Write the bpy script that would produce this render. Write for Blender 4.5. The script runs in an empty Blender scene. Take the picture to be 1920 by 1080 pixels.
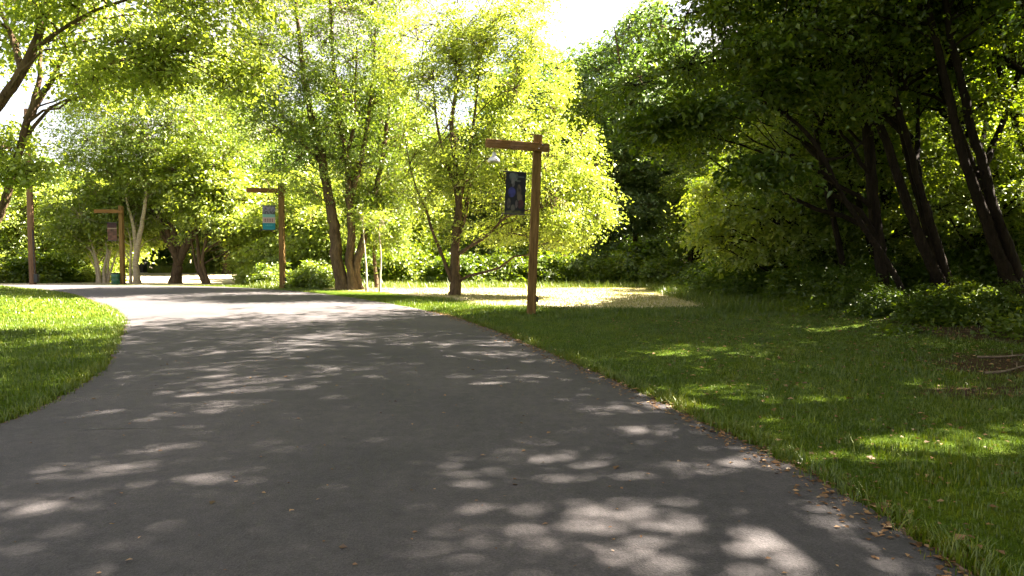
import bpy, math
import numpy as np
from math import radians, sin, cos, tan, pi

# ------------------------------------------------------------------ camera, sky, sun, exposure
SC = bpy.context.scene
COL = SC.collection
CAM_H = 1.63
cam_d = bpy.data.cameras.new("camera"); cam = bpy.data.objects.new("camera", cam_d); COL.objects.link(cam)
cam.location = (0, 0, CAM_H)
PITCH = math.atan(68 / 1250)
cam.rotation_euler = (pi / 2 - PITCH, 0, 0)
cam_d.lens = 36 * 1250 / 1920; cam_d.sensor_width = 36; cam_d.clip_end = 4000
SC.camera = cam

SUN_AZ, SUN_EL = 76.0, 50.0          # azimuth clockwise from +Y (view direction)
world = bpy.data.worlds.new("World"); SC.world = world; world.use_nodes = True
wn, wl = world.node_tree.nodes, world.node_tree.links
wn.clear()
wo = wn.new("ShaderNodeOutputWorld"); bg = wn.new("ShaderNodeBackground")
sky = wn.new("ShaderNodeTexSky"); sky.sky_type = 'NISHITA'; sky.sun_disc = False
sky.sun_elevation = radians(SUN_EL); sky.sun_rotation = radians(SUN_AZ); sky.dust_density = 1.6; sky.air_density = 1.0
# thin summer cloud over the blue
tc = wn.new("ShaderNodeTexCoord"); nz = wn.new("ShaderNodeTexNoise"); rp = wn.new("ShaderNodeValToRGB"); mx = wn.new("ShaderNodeMixRGB")
nz.inputs['Scale'].default_value = 2.2; nz.inputs['Detail'].default_value = 6
rp.color_ramp.elements[0].position = 0.40; rp.color_ramp.elements[0].color = (0.6, 0.6, 0.6, 1)
rp.color_ramp.elements[1].position = 0.60; rp.color_ramp.elements[1].color = (0.95, 0.95, 0.95, 1)
mx.inputs[2].default_value = (1.70, 1.46, 1.30, 1)
wl.new(tc.outputs['Generated'], nz.inputs['Vector']); wl.new(nz.outputs['Fac'], rp.inputs[0])
wl.new(rp.outputs[0], mx.inputs[0]); wl.new(sky.outputs[0], mx.inputs[1]); wl.new(mx.outputs[0], bg.inputs[0])
bg.inputs[1].default_value = 0.05
wl.new(bg.outputs[0], wo.inputs[0])

sd = bpy.data.lights.new("sun", 'SUN'); sd.energy = 5.0; sd.angle = radians(0.5); sd.color = (1.0, 0.87, 0.73)
sun = bpy.data.objects.new("sun", sd); COL.objects.link(sun)
sun.rotation_euler = (radians(90 - SUN_EL), 0, radians(180 - SUN_AZ))
sun.location = (30, 20, 40)

SC.view_settings.view_transform = 'Standard'; SC.view_settings.look = 'None'
SC.view_settings.gamma = 1.0; SC.view_settings.use_curve_mapping = False
SC.view_settings.exposure = 4.15
cy = SC.cycles
cy.use_denoising = True
cy.max_bounces = 8; cy.diffuse_bounces = 6; cy.transmission_bounces = 6; cy.glossy_bounces = 2; cy.transparent_max_bounces = 4
cy.sample_clamp_indirect = 4.0
cy.use_adaptive_sampling = True; cy.adaptive_threshold = 0.02

# ------------------------------------------------------------------ helpers
RNG = np.random.default_rng(7)

def at(px, py, Y):
    """world point at forward distance Y seen in direction of a 1920x1080 pixel"""
    a = (px - 960) / 1250.0; b = (540 - py) / 1250.0
    # camera basis: right (1,0,0); forward (0,cosP,-sinP); up (0,sinP,cosP)
    dy = cos(PITCH) + b * sin(PITCH); dz = -sin(PITCH) + b * cos(PITCH)
    t = Y / dy
    return np.array([a * t, Y, CAM_H + dz * t])

def sstep(a, b, x):
    t = np.clip((x - a) / (b - a), 0, 1); return t * t * (3 - 2 * t)

def softplus(x): return np.where(x > 8, x, np.log1p(np.exp(np.minimum(x, 8))))

RIGHT_EDGE = np.array([(2.9, -20), (2.6, -6), (2.45, 0), (2.34, 3.4), (2.16, 5.0), (1.82, 6.4), (1.45, 7.9), (.68, 10.5), (-.33, 13.7), (-1.46, 16.6),
                       (-3.2, 19.8), (-6.2, 24.3), (-9.2, 27.7), (-14, 31.6), (-20.5, 35.8), (-29, 38.2), (-42, 39.8), (-70, 41.0)])
LEFT_EDGE = np.array([(-4.3, -20), (-4.5, -6), (-4.6, 0), (-4.7, 3.4), (-4.8, 5.0), (-4.85, 6.3), (-5.1, 7.5), (-5.8, 9.4), (-7.2, 12.1), (-8.9, 15.2),
                      (-10.9, 18.2), (-14.1, 22.3), (-17.8, 26.5), (-22.5, 30.2), (-29, 32.8), (-38, 34.2), (-49, 35.0), (-70, 35.6)])
def catmull(P, n):
    P = np.asarray(P, float); Q = np.vstack([2 * P[0] - P[1], P, 2 * P[-1] - P[-2]])
    out = []
    for i in range(1, len(Q) - 2):
        p0, p1, p2, p3 = Q[i - 1], Q[i], Q[i + 1], Q[i + 2]
        t = np.linspace(0, 1, n, endpoint=False)[:, None]
        out.append(.5 * ((2 * p1) + (-p0 + p2) * t + (2 * p0 - 5 * p1 + 4 * p2 - p3) * t ** 2 + (-p0 + 3 * p1 - 3 * p2 + p3) * t ** 3))
    out.append(P[-1:]); return np.vstack(out)
RE = catmull(RIGHT_EDGE, 30); LE = catmull(LEFT_EDGE, 30)
def xr(y): return np.interp(y, RE[:, 1], RE[:, 0])
def xl(y): return np.where(np.asarray(y) > 35.6, -70.0, np.interp(y, LE[:, 1], LE[:, 0]))
def road_side(x, y):
    """signed distance-ish: >0 off the road to the right, <0 means on the road, left side also >0"""
    return np.maximum(x - xr(y), xl(y) - x)

def wob(x, y, s=1.0, p=0.0):
    return (np.sin(x * 1.7 * s + p) * np.cos(y * 1.3 * s - p * 2) + .6 * np.sin(x * 3.1 * s - y * 2.3 * s + p * 3) + .4 * np.cos(x * 6.3 * s + y * 5.1 * s + p)) / 2.0

def gz(x, y):
    x = np.asarray(x, float); y = np.asarray(y, float)
    z = -0.78 * (1 - np.exp(-0.058 * softplus((y - 31.5) * 1.2) / 1.2 / 0.78 * .9))
    z = z + 0.34 * sstep(5, 12, x) * sstep(34, 26, y) * sstep(4, 9, y)
    z = z + .36 * np.exp(-((x + 27) / 7.0) ** 2 - ((y - 28) / 4.0) ** 2) * sstep(.1, 3.0, xl(y) - x)
    off = sstep(0.0, 1.0, road_side(x, y))
    z = z + off * (0.025 * wob(x, y, .7) + 0.02)
    return z

def new_mesh(name, V, F, attrs=None, mat=None, smooth=True):
    """F: (n,k) int array or list of such arrays (k=3 or 4)"""
    Fs = F if isinstance(F, list) else [F]
    Fs = [f for f in Fs if len(f)]
    me = bpy.data.meshes.new(name)
    V = np.ascontiguousarray(V, dtype=np.float32)
    me.vertices.add(len(V)); me.vertices.foreach_set("co", V.ravel())
    loops = np.concatenate([f.ravel() for f in Fs]).astype(np.int32)
    sizes = np.concatenate([np.full(len(f), f.shape[1], np.int32) for f in Fs])
    starts = np.concatenate([[0], np.cumsum(sizes)[:-1]]).astype(np.int32)
    me.loops.add(len(loops)); me.loops.foreach_set("vertex_index", loops)
    me.polygons.add(len(sizes)); me.polygons.foreach_set("loop_start", starts)
    me.update(calc_edges=True)
    me.polygons.foreach_set("use_smooth", np.full(len(sizes), smooth))
    if attrs:
        for k, a in attrs.items():
            a = np.ascontiguousarray(a, dtype=np.float32)
            if a.ndim == 1:
                at_ = me.attributes.new(k, 'FLOAT', 'POINT'); at_.data.foreach_set("value", a)
            else:
                at_ = me.attributes.new(k, 'FLOAT_COLOR', 'POINT'); at_.data.foreach_set("color", a.ravel())
    if mat: me.materials.append(mat)
    me.validate(); me.update()
    return me

def link(name, me, parent=None, loc=None, kind=None, label=None, cat=None, group=None):
    o = bpy.data.objects.new(name, me); COL.objects.link(o)
    if parent: o.parent = parent
    if loc is not None: o.location = loc
    tag(o, label, cat, group, kind); return o

def tag(o, label=None, cat=None, group=None, kind=None):
    if label: o['label'] = label
    if cat: o['category'] = cat
    if group: o['group'] = group
    if kind: o['kind'] = kind
    return o

def thing(name, label, cat, loc=(0, 0, 0), rz=0, group=None):
    o = bpy.data.objects.new(name, None); COL.objects.link(o); o.location = loc; o.rotation_euler = (0, 0, rz)
    o.empty_display_size = .2
    return tag(o, label, cat, group)

def dup(root, loc, rz, scale, label, group=None):
    r = root.copy(); COL.objects.link(r); r.location = loc; r.rotation_euler = (0, 0, rz)
    r.scale = scale if hasattr(scale, '__len__') else (scale,) * 3
    r['label'] = label
    if group: r['group'] = group
    elif 'group' in r: del r['group']
    for ch in list(root.children):
        c = ch.copy(); COL.objects.link(c); c.parent = r
        for g in list(ch.children):
            d = g.copy(); COL.objects.link(d); d.parent = c
    return r

class Geo:
    def __init__(s): s.V = []; s.F4 = []; s.F3 = []; s.n = 0; s.A = []
    def add(s, V, F4=None, F3=None, A=None):
        V = np.asarray(V, float)
        s.V.append(V)
        if F4 is not None and len(F4): s.F4.append(np.asarray(F4) + s.n)
        if F3 is not None and len(F3): s.F3.append(np.asarray(F3) + s.n)
        s.A.append(np.zeros(len(V)) if A is None else np.asarray(A, float))
        s.n += len(V)
    def tube(s, P, R, k=8, cap=True, ell=None):
        P = np.asarray(P, float); R = np.asarray(R, float); n = len(P)
        T = np.gradient(P, axis=0); T /= np.linalg.norm(T, axis=1)[:, None] + 1e-9
        ref = np.array([0.31, 0.95, 0.05]); N = np.cross(T, ref); N /= np.linalg.norm(N, axis=1)[:, None] + 1e-9
        B = np.cross(T, N)
        a = np.linspace(0, 2 * pi, k, endpoint=False)
        rr = R[:, None] * (np.ones(k)[None] if ell is None else ell)
        V = P[:, None] + rr[..., None] * (np.cos(a)[None, :, None] * N[:, None] + np.sin(a)[None, :, None] * B[:, None])
        V = V.reshape(-1, 3)
        i = np.arange(n - 1)[:, None] * k; j = np.arange(k)[None]; j2 = (j + 1) % k
        F = np.stack([i + j, i + j2, i + k + j2, i + k + j], -1).reshape(-1, 4)
        F3 = None
        if cap:
            V = np.vstack([V, P[-1:]]); b = (n - 1) * k
            F3 = np.array([(b + q, b + (q + 1) % k, n * k) for q in range(k)])
        s.add(V, F, F3)
    def box(s, c, d, rot=None, bev=0.0):
        d = np.asarray(d, float) / 2
        if bev <= 0:
            V = np.array([(x, y, z) for x in (-1, 1) for y in (-1, 1) for z in (-1, 1)], float) * d
            F = np.array([(0, 1, 3, 2), (4, 6, 7, 5), (0, 4, 5, 1), (2, 3, 7, 6), (0, 2, 6, 4), (1, 5, 7, 3)])
            F3 = None
        else:
            import bmesh
            bm = bmesh.new(); bmesh.ops.create_cube(bm, size=1)
            for v in bm.verts: v.co = (v.co.x * 2 * d[0], v.co.y * 2 * d[1], v.co.z * 2 * d[2])
            bmesh.ops.bevel(bm, geom=bm.edges[:], offset=bev, segments=2, affect='EDGES', profile=.6)
            bmesh.ops.triangulate(bm, faces=bm.faces[:])
            bm.verts.ensure_lookup_table(); bm.verts.index_update()
            V = np.array([v.co[:] for v in bm.verts]); F = None
            F3 = np.array([[v.index for v in f.verts] for f in bm.faces]); bm.free()
        if rot is not None: V = V @ np.asarray(rot).T
        s.add(V + np.asarray(c), F, F3)
    def lathe(s, prof, c=(0, 0, 0), k=20):
        prof = np.asarray(prof, float); n = len(prof); a = np.linspace(0, 2 * pi, k, endpoint=False)
        V = np.stack([prof[:, None, 0] * np.cos(a), prof[:, None, 0] * np.sin(a), prof[:, None, 1] + 0 * a], -1).reshape(-1, 3) + np.asarray(c)
        i = np.arange(n - 1)[:, None] * k; j = np.arange(k)[None]; j2 = (j + 1) % k
        s.add(V, np.stack([i + j, i + j2, i + k + j2, i + k + j], -1).reshape(-1, 4))
    def mesh(s, name, mat, smooth=True, attr=None):
        F = []
        if s.F4: F.append(np.concatenate(s.F4))
        if s.F3: F.append(np.concatenate(s.F3))
        return new_mesh(name, np.concatenate(s.V), F, {attr: np.concatenate(s.A)} if attr else None, mat, smooth)

# ------------------------------------------------------------------ materials
def base_mat(name):
    m = bpy.data.materials.new(name); m.use_nodes = True
    nt = m.node_tree; nt.nodes.clear()
    return m, nt, nt.nodes, nt.links

def ramp(n, stops):
    r = n.new("ShaderNodeValToRGB"); e = r.color_ramp.elements
    e[0].position, e[0].color = stops[0][0], (*stops[0][1], 1); e[1].position, e[1].color = stops[-1][0], (*stops[-1][1], 1)
    for p, c in stops[1:-1]:
        k = e.new(p); k.color = (*c, 1)
    return r

def leaf_mat(name, dark, mid, light, trans=0.45, tcol=(1.15, 1.25, .5), gloss=0.06, objvar=0.25):
    m, nt, n, l = base_mat(name)
    at_ = n.new("ShaderNodeAttribute"); at_.attribute_name = "tint"
    oi = n.new("ShaderNodeObjectInfo")
    ad = n.new("ShaderNodeMath"); ad.operation = 'MULTIPLY_ADD'; ad.inputs[1].default_value = objvar; ad.inputs[2].default_value = -objvar / 2
    l.new(oi.outputs['Random'], ad.inputs[0])
    a2 = n.new("ShaderNodeMath"); a2.operation = 'ADD'; l.new(at_.outputs['Fac'], a2.inputs[0]); l.new(ad.outputs[0], a2.inputs[1])
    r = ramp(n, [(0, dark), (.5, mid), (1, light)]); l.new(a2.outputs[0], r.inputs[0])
    df = n.new("ShaderNodeBsdfDiffuse"); tr = n.new("ShaderNodeBsdfTranslucent"); gl = n.new("ShaderNodeBsdfGlossy")
    gl.inputs['Roughness'].default_value = .42; gl.inputs['Color'].default_value = (.8, .85, .8, 1)
    mul = n.new("ShaderNodeMixRGB"); mul.blend_type = 'MULTIPLY'; mul.inputs[0].default_value = 1; mul.inputs[2].default_value = (*tcol, 1)
    l.new(r.outputs[0], mul.inputs[1]); l.new(r.outputs[0], df.inputs[0]); l.new(mul.outputs[0], tr.inputs[0])
    m1 = n.new("ShaderNodeMixShader"); m1.inputs[0].default_value = trans; l.new(df.outputs[0], m1.inputs[1]); l.new(tr.outputs[0], m1.inputs[2])
    m2 = n.new("ShaderNodeMixShader"); m2.inputs[0].default_value = gloss; l.new(m1.outputs[0], m2.inputs[1]); l.new(gl.outputs[0], m2.inputs[2])
    o = n.new("ShaderNodeOutputMaterial"); l.new(m2.outputs[0], o.inputs[0])
    return m

def solid_mat(name, c1, c2, scale=8, rough=.85, bump=.3, bscale=None, stretch=(1, 1, 1), detail=5, metallic=0, coords='Object'):
    m, nt, n, l = base_mat(name)
    tc = n.new("ShaderNodeTexCoord"); mp = n.new("ShaderNodeMapping"); mp.inputs['Scale'].default_value = stretch
    l.new(tc.outputs[coords], mp.inputs[0])
    nz = n.new("ShaderNodeTexNoise"); nz.inputs['Scale'].default_value = scale; nz.inputs['Detail'].default_value = detail; nz.inputs['Roughness'].default_value = .65
    l.new(mp.outputs[0], nz.inputs['Vector'])
    r = ramp(n, [(.3, c1), (.7, c2)]); l.new(nz.outputs['Fac'], r.inputs[0])
    b = n.new("ShaderNodeBsdfPrincipled"); b.inputs['Roughness'].default_value = rough; b.inputs['Specular IOR Level'].default_value = .12 if rough > .7 else .5; b.inputs['Metallic'].default_value = metallic
    l.new(r.outputs[0], b.inputs['Base Color'])
    if bump:
        n2 = n.new("ShaderNodeTexNoise"); n2.inputs['Scale'].default_value = bscale or scale * 2.5; n2.inputs['Detail'].default_value = 4
        l.new(mp.outputs[0], n2.inputs['Vector'])
        bp = n.new("ShaderNodeBump"); bp.inputs['Strength'].default_value = bump; bp.inputs['Distance'].default_value = .03 if bump < .9 else .08
        l.new(n2.outputs['Fac'], bp.inputs['Height']); l.new(bp.outputs[0], b.inputs['Normal'])
    o = n.new("ShaderNodeOutputMaterial"); l.new(b.outputs[0], o.inputs[0])
    return m

M = {}
M['leaf_maple'] = leaf_mat("maple leaves", (.14, .20, .022), (.215, .280, .038), (.310, .350, .078), .62, (1.25, 1.2, .55), .05, .1)
M['leaf_lime'] = leaf_mat("spring green leaves", (.098, .158, .014), (.170, .225, .025), (.260, .300, .045), .62, (1.3, 1.3, .4), .06, .35)
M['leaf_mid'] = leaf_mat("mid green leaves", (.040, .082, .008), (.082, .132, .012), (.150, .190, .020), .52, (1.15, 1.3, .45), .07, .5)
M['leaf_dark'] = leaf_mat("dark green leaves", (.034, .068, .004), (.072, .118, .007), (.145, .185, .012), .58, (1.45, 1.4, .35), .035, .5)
M['leaf_cool'] = leaf_mat("bluish green leaves", (.048, .092, .016), (.095, .145, .026), (.165, .205, .042), .4, (1.1, 1.25, .6), .07, .4)
M['bark'] = solid_mat("grey brown bark", (.040, .027, .016), (.130, .090, .052), 9, .9, .9, 22, (1, 1, .25))
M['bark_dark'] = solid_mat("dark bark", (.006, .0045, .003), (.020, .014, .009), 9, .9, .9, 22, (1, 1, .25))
M['bark_pale'] = solid_mat("pale bark", (.22, .18, .12), (.42, .36, .25), 7, .8, .5, 18, (1, 1, 1.6))
M['timber'] = solid_mat("brown stained timber", (.060, .034, .010), (.210, .128, .045), 5, .75, .35, 26, (5, 5, .35), 6)
M['timber_x'] = solid_mat("brown stained beam timber", (.070, .034, .010), (.230, .125, .042), 5, .75, .35, 26, (.35, 5, 5), 6)
M['pole'] = solid_mat("weathered pole timber", (.09, .052, .030), (.20, .12, .070), 5, .85, .4, 20, (4, 4, .3), 6)
M['galv'] = solid_mat("pale lamp metal", (.42, .42, .46), (.62, .62, .66), 12, .35, .05, 30, metallic=.4)
M['iron'] = solid_mat("black iron", (.012, .012, .013), (.03, .03, .032), 20, .5, .1, 40)
M['green_bin'] = solid_mat("green painted steel", (.010, .060, .032), (.022, .10, .052), 8, .5, .1, 30)
M['blackbox'] = solid_mat("black painted box", (.008, .009, .009), (.022, .024, .022), 8, .5, .1, 30)
M['pale'] = solid_mat("pale concrete", (.4, .38, .33), (.55, .52, .46), 8, .8, .2, 30)
M['litter'] = leaf_mat("dead leaves", (.07, .035, .014), (.16, .080, .032), (.30, .19, .09), .15, (1, 1, .8), .05, .1)
M['twig'] = solid_mat("dead wood", (.07, .05, .035), (.2, .16, .11), 12, .9, .3)

def grass_mat(name, dark, mid, light, tr=.35):
    m = leaf_mat(name, dark, mid, light, tr, (1.1, 1.2, .5), .05, .0); return m
M['grass'] = grass_mat("lawn blades", (.034, .065, .001), (.072, .113, .002), (.155, .172, .006))
M['dry'] = grass_mat("dry meadow blades", (.16, .16, .05), (.30, .27, .12), (.42, .37, .20))

def ground_mat():
    m, nt, n, l = base_mat("lawn soil and meadow")
    tc = n.new("ShaderNodeTexCoord")
    def noise(s, d=5, r=.6):
        z = n.new("ShaderNodeTexNoise"); z.inputs['Scale'].default_value = s; z.inputs['Detail'].default_value = d; z.inputs['Roughness'].default_value = r
        l.new(tc.outputs['Object'], z.inputs['Vector']); return z
    g1 = noise(1.1, 6); g2 = noise(28, 4, .7)
    rg = ramp(n, [(.3, (.026, .050, .002)), (.55, (.046, .078, .003)), (.75, (.075, .092, .005))]); l.new(g1.outputs['Fac'], rg.inputs[0])
    rg2 = ramp(n, [(.3, (.55, .55, .5)), (.7, (1.3, 1.3, 1.2))]); l.new(g2.outputs['Fac'], rg2.inputs[0])
    mg = n.new("ShaderNodeMixRGB"); mg.blend_type = 'MULTIPLY'; mg.inputs[0].default_value = 1; l.new(rg.outputs[0], mg.inputs[1]); l.new(rg2.outputs[0], mg.inputs[2])
    def mixattr(prev, attr, c1, c2, sc):
        a = n.new("ShaderNodeAttribute"); a.attribute_name = attr
        zz = noise(sc, 5, .7)
        s = n.new("ShaderNodeMath"); s.operation = 'MULTIPLY_ADD'; s.inputs[1].default_value = 1.0; s.inputs[2].default_value = -.5
        l.new(zz.outputs['Fac'], s.inputs[0])
        s2 = n.new("ShaderNodeMath"); s2.operation = 'MULTIPLY_ADD'; s2.inputs[1].default_value = 1.1
        l.new(s.outputs[0], s2.inputs[0]); l.new(a.outputs['Fac'], s2.inputs[2])
        r = ramp(n, [(.35, (0, 0, 0)), (.65, (1, 1, 1))]); l.new(s2.outputs[0], r.inputs[0])
        cr = ramp(n, [(.3, c1), (.7, c2)]); l.new(g2.outputs['Fac'], cr.inputs[0])
        x = n.new("ShaderNodeMixRGB"); l.new(r.outputs[0], x.inputs[0]); l.new(prev.outputs[0], x.inputs[1]); l.new(cr.outputs[0], x.inputs[2]); return x
    x = mixattr(mg, "dry", (.27, .235, .14), (.40, .36, .245), 2.2)
    x = mixattr(x, "dirt", (.022, .016, .008), (.070, .045, .022), 2.5)
    b = n.new("ShaderNodeBsdfPrincipled"); b.inputs['Roughness'].default_value = .95; b.inputs['Specular IOR Level'].default_value = .1
    l.new(x.outputs[0], b.inputs['Base Color'])
    bp = n.new("ShaderNodeBump"); bp.inputs['Strength'].default_value = .7; bp.inputs['Distance'].default_value = .05
    l.new(g2.outputs['Fac'], bp.inputs['Height']); l.new(bp.outputs[0], b.inputs['Normal'])
    o = n.new("ShaderNodeOutputMaterial"); l.new(b.outputs[0], o.inputs[0]); return m
M['ground'] = ground_mat()

def road_mat():
    m, nt, n, l = base_mat("worn asphalt")
    tc = n.new("ShaderNodeTexCoord")
    def noise(s, d=5, r=.6):
        z = n.new("ShaderNodeTexNoise"); z.inputs['Scale'].default_value = s; z.inputs['Detail'].default_value = d; z.inputs['Roughness'].default_value = r
        l.new(tc.outputs['Object'], z.inputs['Vector']); return z
    a = noise(.45, 4); b_ = noise(9, 7, .8); c = noise(70, 5, .85)
    v = n.new("ShaderNodeTexVoronoi"); v.inputs['Scale'].default_value = 95; l.new(tc.outputs['Object'], v.inputs['Vector'])
    r1 = ramp(n, [(.3, (.0335, .0330, .0352)), (.7, (.0615, .0565, .0575))]); l.new(a.outputs['Fac'], r1.inputs[0])
    r2 = ramp(n, [(.3, (.66, .66, .68)), (.5, (1, 1, 1)), (.7, (1.34, 1.31, 1.28))]); l.new(b_.outputs['Fac'], r2.inputs[0])
    r3 = ramp(n, [(.3, (.45, .45, .47)), (.5, (1, 1, 1)), (.70, (1.9, 1.85, 1.8))]); l.new(c.outputs['Fac'], r3.inputs[0])
    m1 = n.new("ShaderNodeMixRGB"); m1.blend_type = 'MULTIPLY'; m1.inputs[0].default_value = 1; l.new(r1.outputs[0], m1.inputs[1]); l.new(r2.outputs[0], m1.inputs[2])
    m2 = n.new("ShaderNodeMixRGB"); m2.blend_type = 'MULTIPLY'; m2.inputs[0].default_value = .8; l.new(m1.outputs[0], m2.inputs[1]); l.new(r3.outputs[0], m2.inputs[2])
    e = n.new("ShaderNodeAttribute"); e.attribute_name = "edge"
    s = n.new("ShaderNodeMath"); s.operation = 'MULTIPLY_ADD'; s.inputs[1].default_value = .9; l.new(b_.outputs['Fac'], s.inputs[0]); l.new(e.outputs['Fac'], s.inputs[2])
    re = ramp(n, [(.86, (0, 0, 0)), (1.0, (1, 1, 1))]); 
    s3 = n.new("ShaderNodeMath"); s3.operation = 'MULTIPLY'; s3.inputs[1].default_value = .75; l.new(s.outputs[0], s3.inputs[0]); l.new(s3.outputs[0], re.inputs[0])
    m3 = n.new("ShaderNodeMixRGB"); l.new(re.outputs[0], m3.inputs[0]); l.new(m2.outputs[0], m3.inputs[1])
    dr = ramp(n, [(.3, (.075, .042, .024)), (.7, (.19, .115, .065))]); l.new(c.outputs['Fac'], dr.inputs[0]); l.new(dr.outputs[0], m3.inputs[2])
    p = n.new("ShaderNodeBsdfPrincipled"); p.inputs['Roughness'].default_value = .82; p.inputs['Specular IOR Level'].default_value = .3
    l.new(m3.outputs[0], p.inputs['Base Color'])
    bp = n.new("ShaderNodeBump"); bp.inputs['Strength'].default_value = .5; bp.inputs['Distance'].default_value = .008
    ad = n.new("ShaderNodeMath"); ad.operation = 'ADD'; l.new(v.outputs['Distance'], ad.inputs[0]); l.new(c.outputs['Fac'], ad.inputs[1])
    l.new(ad.outputs[0], bp.inputs['Height']); l.new(bp.outputs[0], p.inputs['Normal'])
    o = n.new("ShaderNodeOutputMaterial"); l.new(p.outputs[0], o.inputs[0]); return m
M['road'] = road_mat()

# ------------------------------------------------------------------ ground and road
def dryness(x, y):
    """bleached meadow beyond the mown verge"""
    d_right = x - xr(y)
    v = sstep(1.6, 4.2, d_right + .8 * wob(x, y, .35)) * sstep(17.6, 20.4, y - .06 * x + .6 * wob(x, y, .5, 2))
    v = v * sstep(9.5, 6.5, x - .25 * (y - 22))
    far = sstep(38, 44, y) * sstep(-5, -12, x)
    return np.clip(np.maximum(v, far), 0, 1)
def dirtness(x, y):
    a = .8 * sstep(6.8, 9.0, x + .7 * wob(x, y, .5, 1)) * sstep(26.5, 23.5, y)
    b = .85 * np.exp(-((x - 6.9) / 1.2) ** 2 - ((y - 9.0) / 1.6) ** 2) + .7 * np.exp(-((x - 5.2) / .8) ** 2 - ((y - 7.6) / .5) ** 2)
    c = sstep(30.5, 32.5, y) * sstep(-8, -3, x)
    e = .5 * np.exp(-(road_side(x, y) / .22) ** 2) * (y < 26)
    return np.clip(np.maximum(np.maximum(a, b), np.maximum(c, e)), 0, 1)
def axis(segs):
    out = [np.arange(a, b, s) for a, b, s in segs]; return np.concatenate(out + [[segs[-1][1]]])
gx = axis([(-1500, -200, 260), (-200, -60, 20), (-60, -22, 1.0), (-22, 14, .22), (14, 60, 1.0), (60, 200, 20), (200, 1500, 260)])
gy = axis([(-1500, -200, 260), (-200, -20, 20), (-20, 0, 1.0), (0, 34, .22), (34, 100, 1.0), (100, 200, 20), (200, 2500, 260)])
X, Y = np.meshgrid(gx, gy); Z = gz(X, Y); sid = road_side(X, Y)
Z = Z - .06 * sstep(-.1, -.45, sid) 
nxx = len(gx); ii, jj = np.meshgrid(np.arange(nxx - 1), np.arange(len(gy) - 1)); b0 = (jj * nxx + ii).ravel()
F = np.stack([b0, b0 + 1, b0 + nxx + 1, b0 + nxx], -1)
V = np.stack([X.ravel(), Y.ravel(), Z.ravel()], -1)
link("ground", new_mesh("ground", V, F, {"dry": dryness(X.ravel(), Y.ravel()), "dirt": dirtness(X.ravel(), Y.ravel())}, M['ground']), kind='structure')

n_al = 1500
def resample(P, n):
    d = np.concatenate([[0], np.cumsum(np.linalg.norm(np.diff(P, axis=0), axis=1))]); s = np.linspace(0, d[-1], n)
    return np.stack([np.interp(s, d, P[:, k]) for k in range(P.shape[1])], -1)
# keep the pairs of edge points opposite each other
tpar = np.linspace(0, len(RE) - 1, n_al)
Rr = np.stack([np.interp(tpar, np.arange(len(RE)), RE[:, k]) for k in (0, 1)], -1)
Lr = np.stack([np.interp(tpar, np.arange(len(LE)), LE[:, k]) for k in (0, 1)], -1)
u = np.concatenate([[0, .006, .02, .05], np.linspace(.1, .9, 9), [.95, .98, .994, 1]])
rag = lambda n: np.convolve(RNG.normal(0, 1, n + 8), np.ones(5) / 5, 'same')[4:-4]
ragR, ragL = rag(n_al) * .055, rag(n_al) * .055
W = np.linalg.norm(Rr - Lr, axis=1)
U = u[None] + np.where(u[None] < .5, (ragL / W)[:, None] * (1 - u[None] * 8).clip(0, 1), (ragR / W)[:, None] * (1 - (1 - u[None]) * 8).clip(0, 1))
PX = Lr[:, None, 0] * (1 - U) + Rr[:, None, 0] * U; PY = Lr[:, None, 1] * (1 - U) + Rr[:, None, 1] * U
edge_d = np.minimum(u, 1 - u)[None] * W[:, None]
crown_h = .045 * np.sin(np.clip(u, 0, 1) * pi)[None]
PZ = gz(PX, PY) * 1 + .014 + crown_h - .05 * (edge_d <= 0)
m_ = len(u); ii, jj = np.meshgrid(np.arange(m_ - 1), np.arange(n_al - 1)); b0 = (jj * m_ + ii).ravel()
F = np.stack([b0, b0 + 1, b0 + m_ + 1, b0 + m_], -1)
edge_a = np.exp(-edge_d / .16) * (1.0)
road = link("road", new_mesh("road", np.stack([PX.ravel(), PY.ravel(), PZ.ravel()], -1), F, {"edge": edge_a.ravel()}, M['road']), kind='structure')
# sealed cracks
def crack(pts, w, seed):
    r = np.random.default_rng(seed); P = resample(np.array(pts, float), 60); P += np.cumsum(r.normal(0, .006, P.shape), 0) 
    T = np.gradient(P, axis=0); T /= np.linalg.norm(T, axis=1)[:, None]; N = np.stack([-T[:, 1], T[:, 0]], -1)
    ww = w * (.5 + r.random(60)) * np.sin(np.linspace(.05, pi - .05, 60)) ** .4
    V = []
    for sgn in (-1, 1):
        q = P + sgn * N * ww[:, None] / 2
        uu = (q[:, 0] - xl(q[:, 1])) / (xr(q[:, 1]) - xl(q[:, 1]))
        V.append(np.column_stack([q, gz(q[:, 0], q[:, 1]) + .019 + .045 * np.sin(np.clip(uu, 0, 1) * pi)]))
    V = np.vstack(V); i = np.arange(59); return V, np.stack([i, i + 1, i + 61, i + 60], -1)
for k, (pts, w) in enumerate([([(-4.6, 7.6), (-3.2, 7.75), (-2.2, 7.8), (-1.6, 7.8)], .012), ([(-3.9, 5.9), (-3.5, 5.95), (-3.2, 5.97)], .012)]):
    V, F = crack(pts, w, k); link("crack", new_mesh("crack", V, F, None, M['iron']), parent=road)

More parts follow.
